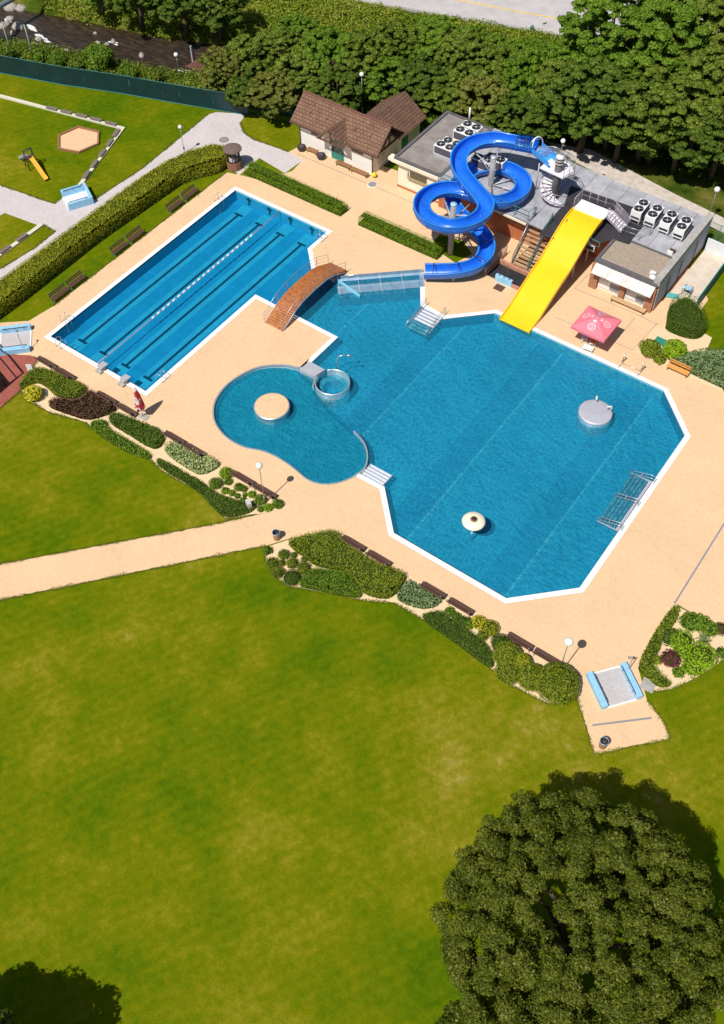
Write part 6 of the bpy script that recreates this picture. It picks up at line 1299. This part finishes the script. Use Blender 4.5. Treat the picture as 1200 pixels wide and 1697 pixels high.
t = empty('spiky_plant', 'small spiky blue green plant in the gravel of the right hand bed', 'plant', (59.11, 5.17, 0)); quads_mesh('leaves', np.array(P_), unit(np.array(N_)), .3, L_grey, t, aspect=.2); MB().cyl((0, 0, 0), .05, .25, 6).build('stem', bark(), t)
# upper right group
mass('topiary_dome', 'big smooth clipped dark green dome by the yard', C3([(42.64, 34.15), (42.65, 35.58), (43.27, 36.49), (44.28, 36.43), (45.65, 35.04), (46.42, 33.47), (46.39, 32.19), (45.63, 31.66), (44.13, 31.51), (43.48, 31.69), (43.32, 32.49)]), 1.5, L_dark, 'topiary', dens=130, leaf=.11, round_=1.5, lump=.03, seed=131)
ball_shrub('bush', 'bright green loose bush in front of the big clipped dome', (45.27, 29.82), 1.1, L_lime, 1.5, leaf=.17, seed=132, lump=.08)
ball_shrub('bush', 'olive bush beside the green floor hatch', (43.46, 28.81), 1.0, L_olive, 1.1, leaf=.17, seed=133, lump=.1)
ball_shrub('bush', 'smaller olive bush next to the deck edge and orange bench', (44.67, 28.18), .6, L_olive, .7, leaf=.16, seed=134, lump=.1)
mass('juniper_carpet', 'wide grey green juniper carpet right of the orange bench', C3([(45.39, 28.16), (45.73, 29.09), (46.70, 30.55), (47.53, 31.39), (49.46, 32.31), (52.57, 28.18), (50.55, 27.99), (47.42, 28.05)]), .8, L_grey, dens=100, leaf=.2, round_=.6, lump=.12, seed=135)

# ------------------------------------------------------------------ trees
def T(px_, H, R, m_, lb, seed, share, group=None, **kw):
    return tree(kw.pop('nm', 'tree'), lb, (float(px_[0]), float(px_[1])), H, R, m_, seed, share=share, group=group, rz=(seed*37 % 360)*PI/180, **kw)
GW = 'trees along the river behind the pool'
K = dict(nclump=260, nleaf=36000, leaf=.2, zlow=.1, cr=.13)
row = [  # crown point in the photo at crown mid height, height, radius, material
 ((-10.92, 37.53), 5.2, 2.9, L_tree3, 'round dark tree next to the wooden weir'), ((-6.99, 36.75), 4.6, 2.4, L_tree3, 'dark tree behind the end of the net screen'), ((-9.14, 40.03), 5.4, 2.9, L_tree1, 'mid green tree behind the small hedge'), ((-4.22, 37.17), 5.0, 2.8, L_tree3, 'dark tree just left of the white house'), ((-7.91, 43.03), 5.6, 3.2, L_tree1, 'tree above the left roof end of the house'),
 ((-3.96, 41.96), 5.6, 3.2, L_tree1, 'tree behind the left end of the house ridge'), ((-2.64, 44.99), 5.6, 3.3, L_tree1, 'tree behind the middle of the house'), ((1.12, 41.52), 5.2, 2.8, L_tree3, 'dark tree touching the back of the house roof'), ((0.51, 46.44), 5.8, 3.3, L_tree1, 'tree behind the globe lamp of the house'), ((4.05, 46.07), 5.6, 3.1, L_tree1, 'tree behind the wing of the house'),
 ((2.51, 49.96), 5.8, 3.3, L_tree1, 'second row tree behind the wing of the house'), ((7.80, 47.27), 5.8, 3.2, L_tree3, 'tree between house wing and weathered roof'), ((5.87, 51.55), 5.8, 3.3, L_tree1, 'second row tree behind the weathered roof'), ((11.47, 47.10), 5.8, 3.1, L_tree1, 'tree behind the white vent pipe'), ((9.96, 51.80), 6.0, 3.4, L_tree1, 'second row tree behind the white vent pipe'),
 ((14.98, 47.53), 5.8, 3.2, L_tree3, 'tree behind the top bend of the blue slide'), ((14.03, 52.03), 6.2, 3.5, L_tree1, 'second row tree behind the blue slide'), ((18.58, 47.43), 5.8, 3.1, L_tree3, 'dark tree behind the covered part of the blue slide'), ((17.70, 52.52), 6.4, 3.5, L_tree1, 'second row tree left of the tall broad tree'), ((21.04, 49.77), 5.8, 3.2, L_tree3, 'dark tree behind the tower globe lamp'),
 ((15.08, 57.78), 5.0, 3.0, L_tree2, 'bright green tree below the car park'), ((11.21, 57.43), 4.6, 2.8, L_tree2, 'bright low tree on the slope below the car park'), ((3.77, 55.74), 4.4, 2.8, L_tree2, 'low bright tree in the upper middle of the slope'),
 ((-10.16, 48.80), 4.2, 2.6, L_tree2, 'bright low tree nearest the far river bank'), ((7.43, 56.75), 4.4, 2.6, L_tree2, 'bright low tree near the hydrant')]
for i, (p, H_, R2, m_, lb) in enumerate(row):
    m_ = m_ if i % 3 else (L_tree2 if m_ is L_tree1 else (L_olive2 if m_ is L_tree3 else m_)); H_ *= (1.0, .86, 1.12, .94)[i % 4]
    T(p, H_, R2, m_, lb, 200+i, 'small%d' % (i % 5), GW, **K)
GT = 'tall trees at the upper right'
K2 = dict(nclump=300, nleaf=55000, leaf=.25, cr=.125, zlow=.18, trunk_r=.3, limbs=9)
tall = [((23.70, 56.25), 13.5, 5.2, L_tree2, 'tallest bright green tree standing in front of the car park', 'tallA'), ((28.57, 56.93), 13, 5.2, L_tree2, 'bright tall tree right of the tallest one'), ((30.23, 64.98), 12, 5.0, L_tree1, 'tall tree at the top right corner'), ((25.15, 50.09), 9.5, 4.2, L_tree3, 'dark tree below the tallest bright tree'), ((28.91, 50.55), 9, 4.2, L_tree3, 'dark tree behind the gravel track, left part'),
        ((31.80, 52.19), 10, 4.6, L_tree1, 'olive tree in the middle of the right hand wood'), ((34.27, 56.00), 11, 5.0, L_tree1, 'large tree at the right picture edge'), ((30.75, 52.01), 7.0, 3.6, L_tree1, 'low tree at the gravel track left of the right hand wood'), ((34.46, 52.14), 7.4, 3.9, L_tree3, 'dark tree overhanging the gravel track'), ((37.94, 53.10), 8.2, 4.2, L_tree3, 'dark tree above the right globe lamp'),
        ((27.16, 51.52), 6.0, 3.0, L_tree2, 'bright tree at the bend of the gravel track'), ((24.12, 50.81), 5.6, 2.9, L_tree3, 'dark tree at the end of the mesh fence'), ((21.46, 51.79), 7.6, 3.4, L_tree1, 'tree between the slope and the dark wood'), ((27.32, 66.41), 14, 5.0, L_tree2, 'bright tree cut by the top picture edge'), ((38.77, 55.53), 10, 4.8, L_tree1, 'tree just outside the right picture edge')]
for i, tt in enumerate(tall):
    p, H_, R2, m_, lb = tt[:5]; T(p, H_, R2, m_, lb, 300+i, 'tall%d' % (i % 4), GT, **K2)
for i, (p, H_, R2, m_, lb) in enumerate([((-28.22, 42.65), 8, 3.5, L_tree3, 'dark tree at the far river bank, top edge'), ((-22.60, 44.04), 8.5, 3.6, L_tree3, 'dark tree with bare trunks at the top edge'), ((-19.05, 46.03), 7, 3.4, L_tree3, 'dark tree right of the bare trunks at the top edge'), ((-34.39, 42.63), 8, 3.6, L_tree2, 'bright tree cut by the top edge above the river')]): T(p, H_, R2, m_, lb, 350+i, 'far%d' % (i % 2), 'trees beyond the river', **K)
ball_shrub('bush', 'bright leafy bush on the near river bank behind the net screen', (-28.05, 35.21), 1.9, L_tree2, 2.4, leaf=.3, seed=140, dens=45, lump=.14)
for i, (p, r, lb) in enumerate([((-31.45, 32.12), 1.2, 'low bush left of the bright riverside bush'), ((-29.12, 32.66), 1.0, 'small bush just left of the bright riverside bush'), ((-33.89, 31.67), 1.1, 'low bush by the two tall posts'), ((-37.22, 29.69), 1.4, 'green bush left of the two tall posts'), ((-22.95, 34.95), 1.1, 'low bush right of the bright riverside bush'), ((-20.06, 35.76), 1.2, 'low bush between the bright bush and the weir'), ((10.06, 45.77), 1.3, 'bright bush between house wing and weathered roof')]): ball_shrub('bush', lb, (float(p[0]), float(p[1])), r, L_tree2 if i % 2 == 0 else L_tree1, r*1.1, leaf=.24, seed=150+i, dens=50, lump=.16)
# the big flowering tree at the lower right, its neighbour below and one beyond the lower left
tree('linden_tree', 'huge dark flowering linden filling the lower right corner', (61.3, -19.0), 13.0, 7.0, L_big, 401, nclump=850, nleaf=270000, leaf=.14, cr=.085, trunk_r=.42, zlow=.16, limbs=14)
tree('linden_tree', 'second dark linden at the bottom edge left of the huge one', (61.47, -26.20), 9.0, 3.6, L_big, 402, nclump=150, nleaf=50000, leaf=.21, cr=.2, zlow=.16)
tree('linden_tree', 'tree outside the lower left corner that throws its shadow on the lawn', (40.2, -43.6), 9.5, 4.6, L_big, 403, nclump=150, nleaf=30000, leaf=.3, zlow=.16)

# undergrowth along the river banks and under the trees
def undergrowth(name, lb, poly, n, m_, seed, hmax=.9, leaf=.3):
    g = np.random.default_rng(seed); xs_ = [p[0] for p in poly]; ys_ = [p[1] for p in poly]; P = []; 
    while len(P) < n:
        cx_, cy_ = g.uniform(min(xs_), max(xs_)), g.uniform(min(ys_), max(ys_))
        if not inside((cx_, cy_), poly): continue
        d = river_d(cx_, cy_)
        if d < 3.3: continue
        hh = hmax*g.uniform(.2, 1); rr2 = g.uniform(.3, .9); z0_ = zbank(cx_, cy_, max(0, cy_-ynorth(cx_)))
        for _ in range(int(40*rr2)):
            v = g.normal(size=3); v /= np.linalg.norm(v); P.append((cx_+v[0]*rr2, cy_+v[1]*rr2, z0_+abs(v[2])*hh))
    P = np.array(P); Nn = unit(g.normal(size=P.shape)*.7+np.array([0, 0, 1])); o = quads_mesh(name, P, Nn, leaf, m_); return tag(o, lb, 'undergrowth', kind='stuff')
undergrowth('bank_growth', 'lush light green growth on the far river bank', C3([(-41.50, 38.41), (-41.25, 45.19), (-35.31, 52.85), (-23.48, 57.28), (-11.62, 61.00), (13.72, 68.31), (16.91, 65.28), (3.86, 53.35), (-16.40, 48.65), (-27.26, 42.03), (-36.70, 39.67)]), 80000, L_bank, 501, .9, .22)
undergrowth('wood_undergrowth', 'dark undergrowth beneath the riverside trees', C3([(-14, 38.0), (-7, 38.5), (0, 41.5), (12, 47), (19, 47.5), (24, 53.5), (36, 53), (50, 51.5), (70, 49), (70, 62), (30, 66), (10, 62), (-14, 54)]), 50000, L_tree3, 502, .9)
undergrowth('near_bank_growth', 'green weeds between the net screen and the river', C3([(-62, 18.8), (-34.8, 28.2), (-20.9, 33.0), (-9, 37.3), (-9, 43.5), (-19, 38.5), (-34, 34), (-62, 24)]), 22000, L_tree1, 503, .5, .22)
# turf: real blades on the lawn would be smaller than a pixel; only taller tufts here and there

L_edge = lm('leaf_turf_edge', (.055, .105, .004), (.11, .155, .006), (.22, .22, .03), .8)
def turf_edge(name, lb, lines, dens, seed):
    g = np.random.default_rng(seed); P = []
    for ln_ in lines:
        for (x1, y1), (x2, y2) in zip(ln_, ln_[1:]):
            L = math.hypot(x2-x1, y2-y1); n = int(L*dens); t = g.random(n); w1 = .07+.05*np.sin(t*L*1.7)+.03*np.sin(t*L*5.3)
            nx, ny = -(y2-y1)/L, (x2-x1)/L; o = g.normal(size=n)*w1*.7
            P.append(np.stack([x1+(x2-x1)*t+nx*o, y1+(y2-y1)*t+ny*o, .025+.05*g.random(n)], 1))
    P = np.concatenate(P); Nn = unit(g.normal(size=P.shape)*.6+np.array([0, 0, 1])); o = quads_mesh(name, P, Nn, .085, L_edge, aspect=.45); return tag(o, lb, 'grass edge', kind='stuff')
turf_edge('turf_edge', 'ragged grass growing over the edges of the paths and planting beds', [C3(l) for l in (
    [(12.82, -20.20), (14.66, -18.38), (25.29, -6.45), (27.16, -4.10)], [(15.22, -22.30), (16.99, -20.50), (29.52, -5.94)], [(53.53, -2.97), (56.85, -6.33), (60.31, -2.61), (59.60, -1.83), (57.88, -0.96)],
    [(-8.05, -1.99), (-7.80, 2.04)], [(-9.91, 3.96), (-9.47, 7.69), (-9.61, 10.69), (-11.45, 10.73)], [(-19.43, 12.61), (-12.79, 13.61), (-12.89, 14.93)], [(-10.00, 16.35), (-9.62, 22.65), (-10.36, 33.71)], [(-6.63, 34.53), (-5.13, 33.32), (-3.55, 32.98), (0.80, 33.32)],
    [(-2.2, 3.3), (-2.2, 27.1)], [(2.90, -5.42), (4.17, -5.93), (6.67, -5.88), (10.06, -4.93), (11.81, -5.19), (16.98, -4.76), (18.34, -5.06), (22.41, -5.01), (25.48, -5.77), (27.16, -4.10)],
    [(29.55, -6.11), (30.39, -6.95), (31.71, -7.61), (33.07, -7.71), (33.94, -7.28), (38.04, -5.61), (40.10, -4.46), (41.87, -4.41), (44.15, -4.44), (46.94, -4.59), (48.47, -4.97), (49.50, -5.28), (50.72, -5.12), (52.50, -5.04), (53.32, -4.56), (53.77, -3.66)],
    [(58.02, -0.10), (58.83, 0.68), (59.76, 2.22), (60.45, 3.86), (60.86, 4.99)], [(1.57, -2.25), (3.05, -5.56), (3.33, -11.92)])], 150, 601)

# ------------------------------------------------------------------ camera, sun and sky
th, ro, az = .93996, -.0215945, .930025
def to_site(v): return Vector((v[0]*math.sin(az)-v[1]*math.cos(az), v[0]*math.cos(az)+v[1]*math.sin(az), v[2]))
fw = Vector((0, math.cos(th), -math.sin(th))); up = Vector((0, math.sin(th), math.cos(th))); rt = Vector((1, 0, 0))
rc, us = rt*math.cos(ro)+up*math.sin(ro), -rt*math.sin(ro)+up*math.cos(ro)
cam = bpy.data.cameras.new('camera'); co = bpy.data.objects.new('camera', cam); COL.objects.link(co)
Mx = Matrix((to_site(rc), to_site(us), -to_site(fw))).transposed().to_4x4(); Mx.translation = (60.2785, -35.199, 61.288)
co.matrix_world = Mx; cam.sensor_fit = 'VERTICAL'; cam.sensor_height = 36; cam.lens = 36*1668.83/1697; cam.clip_end = 2000; cam.clip_start = .5
sc.camera = co
EL = R_(56.7)
sun = bpy.data.lights.new('sun', 'SUN'); sun.energy = 4.6; sun.angle = R_(.55); sun.color = (1, .955, .88)
so = bpy.data.objects.new('sun', sun); COL.objects.link(so)
sd = Vector((.0487*math.cos(EL), .9987*math.cos(EL), -math.sin(EL))); so.rotation_euler = sd.to_track_quat('-Z', 'Y').to_euler(); so.location = (60, -60, 90)
w = bpy.data.worlds.new('World'); sc.world = w; w.use_nodes = True; nt = w.node_tree
sk = nt.nodes.new('ShaderNodeTexSky'); sk.sky_type = 'NISHITA'; sk.sun_disc = False; sk.sun_elevation = EL; sk.sun_rotation = R_(180+2.8)
nt.links.new(sk.outputs[0], nt.nodes['Background'].inputs[0]); nt.nodes['Background'].inputs[1].default_value = .06
sc.view_settings.view_transform = 'Standard'; sc.view_settings.look = 'None'; sc.view_settings.exposure = 0
sc.cycles.max_bounces = 8; sc.cycles.transparent_max_bounces = 12; sc.cycles.caustics_reflective = False; sc.cycles.caustics_refractive = False
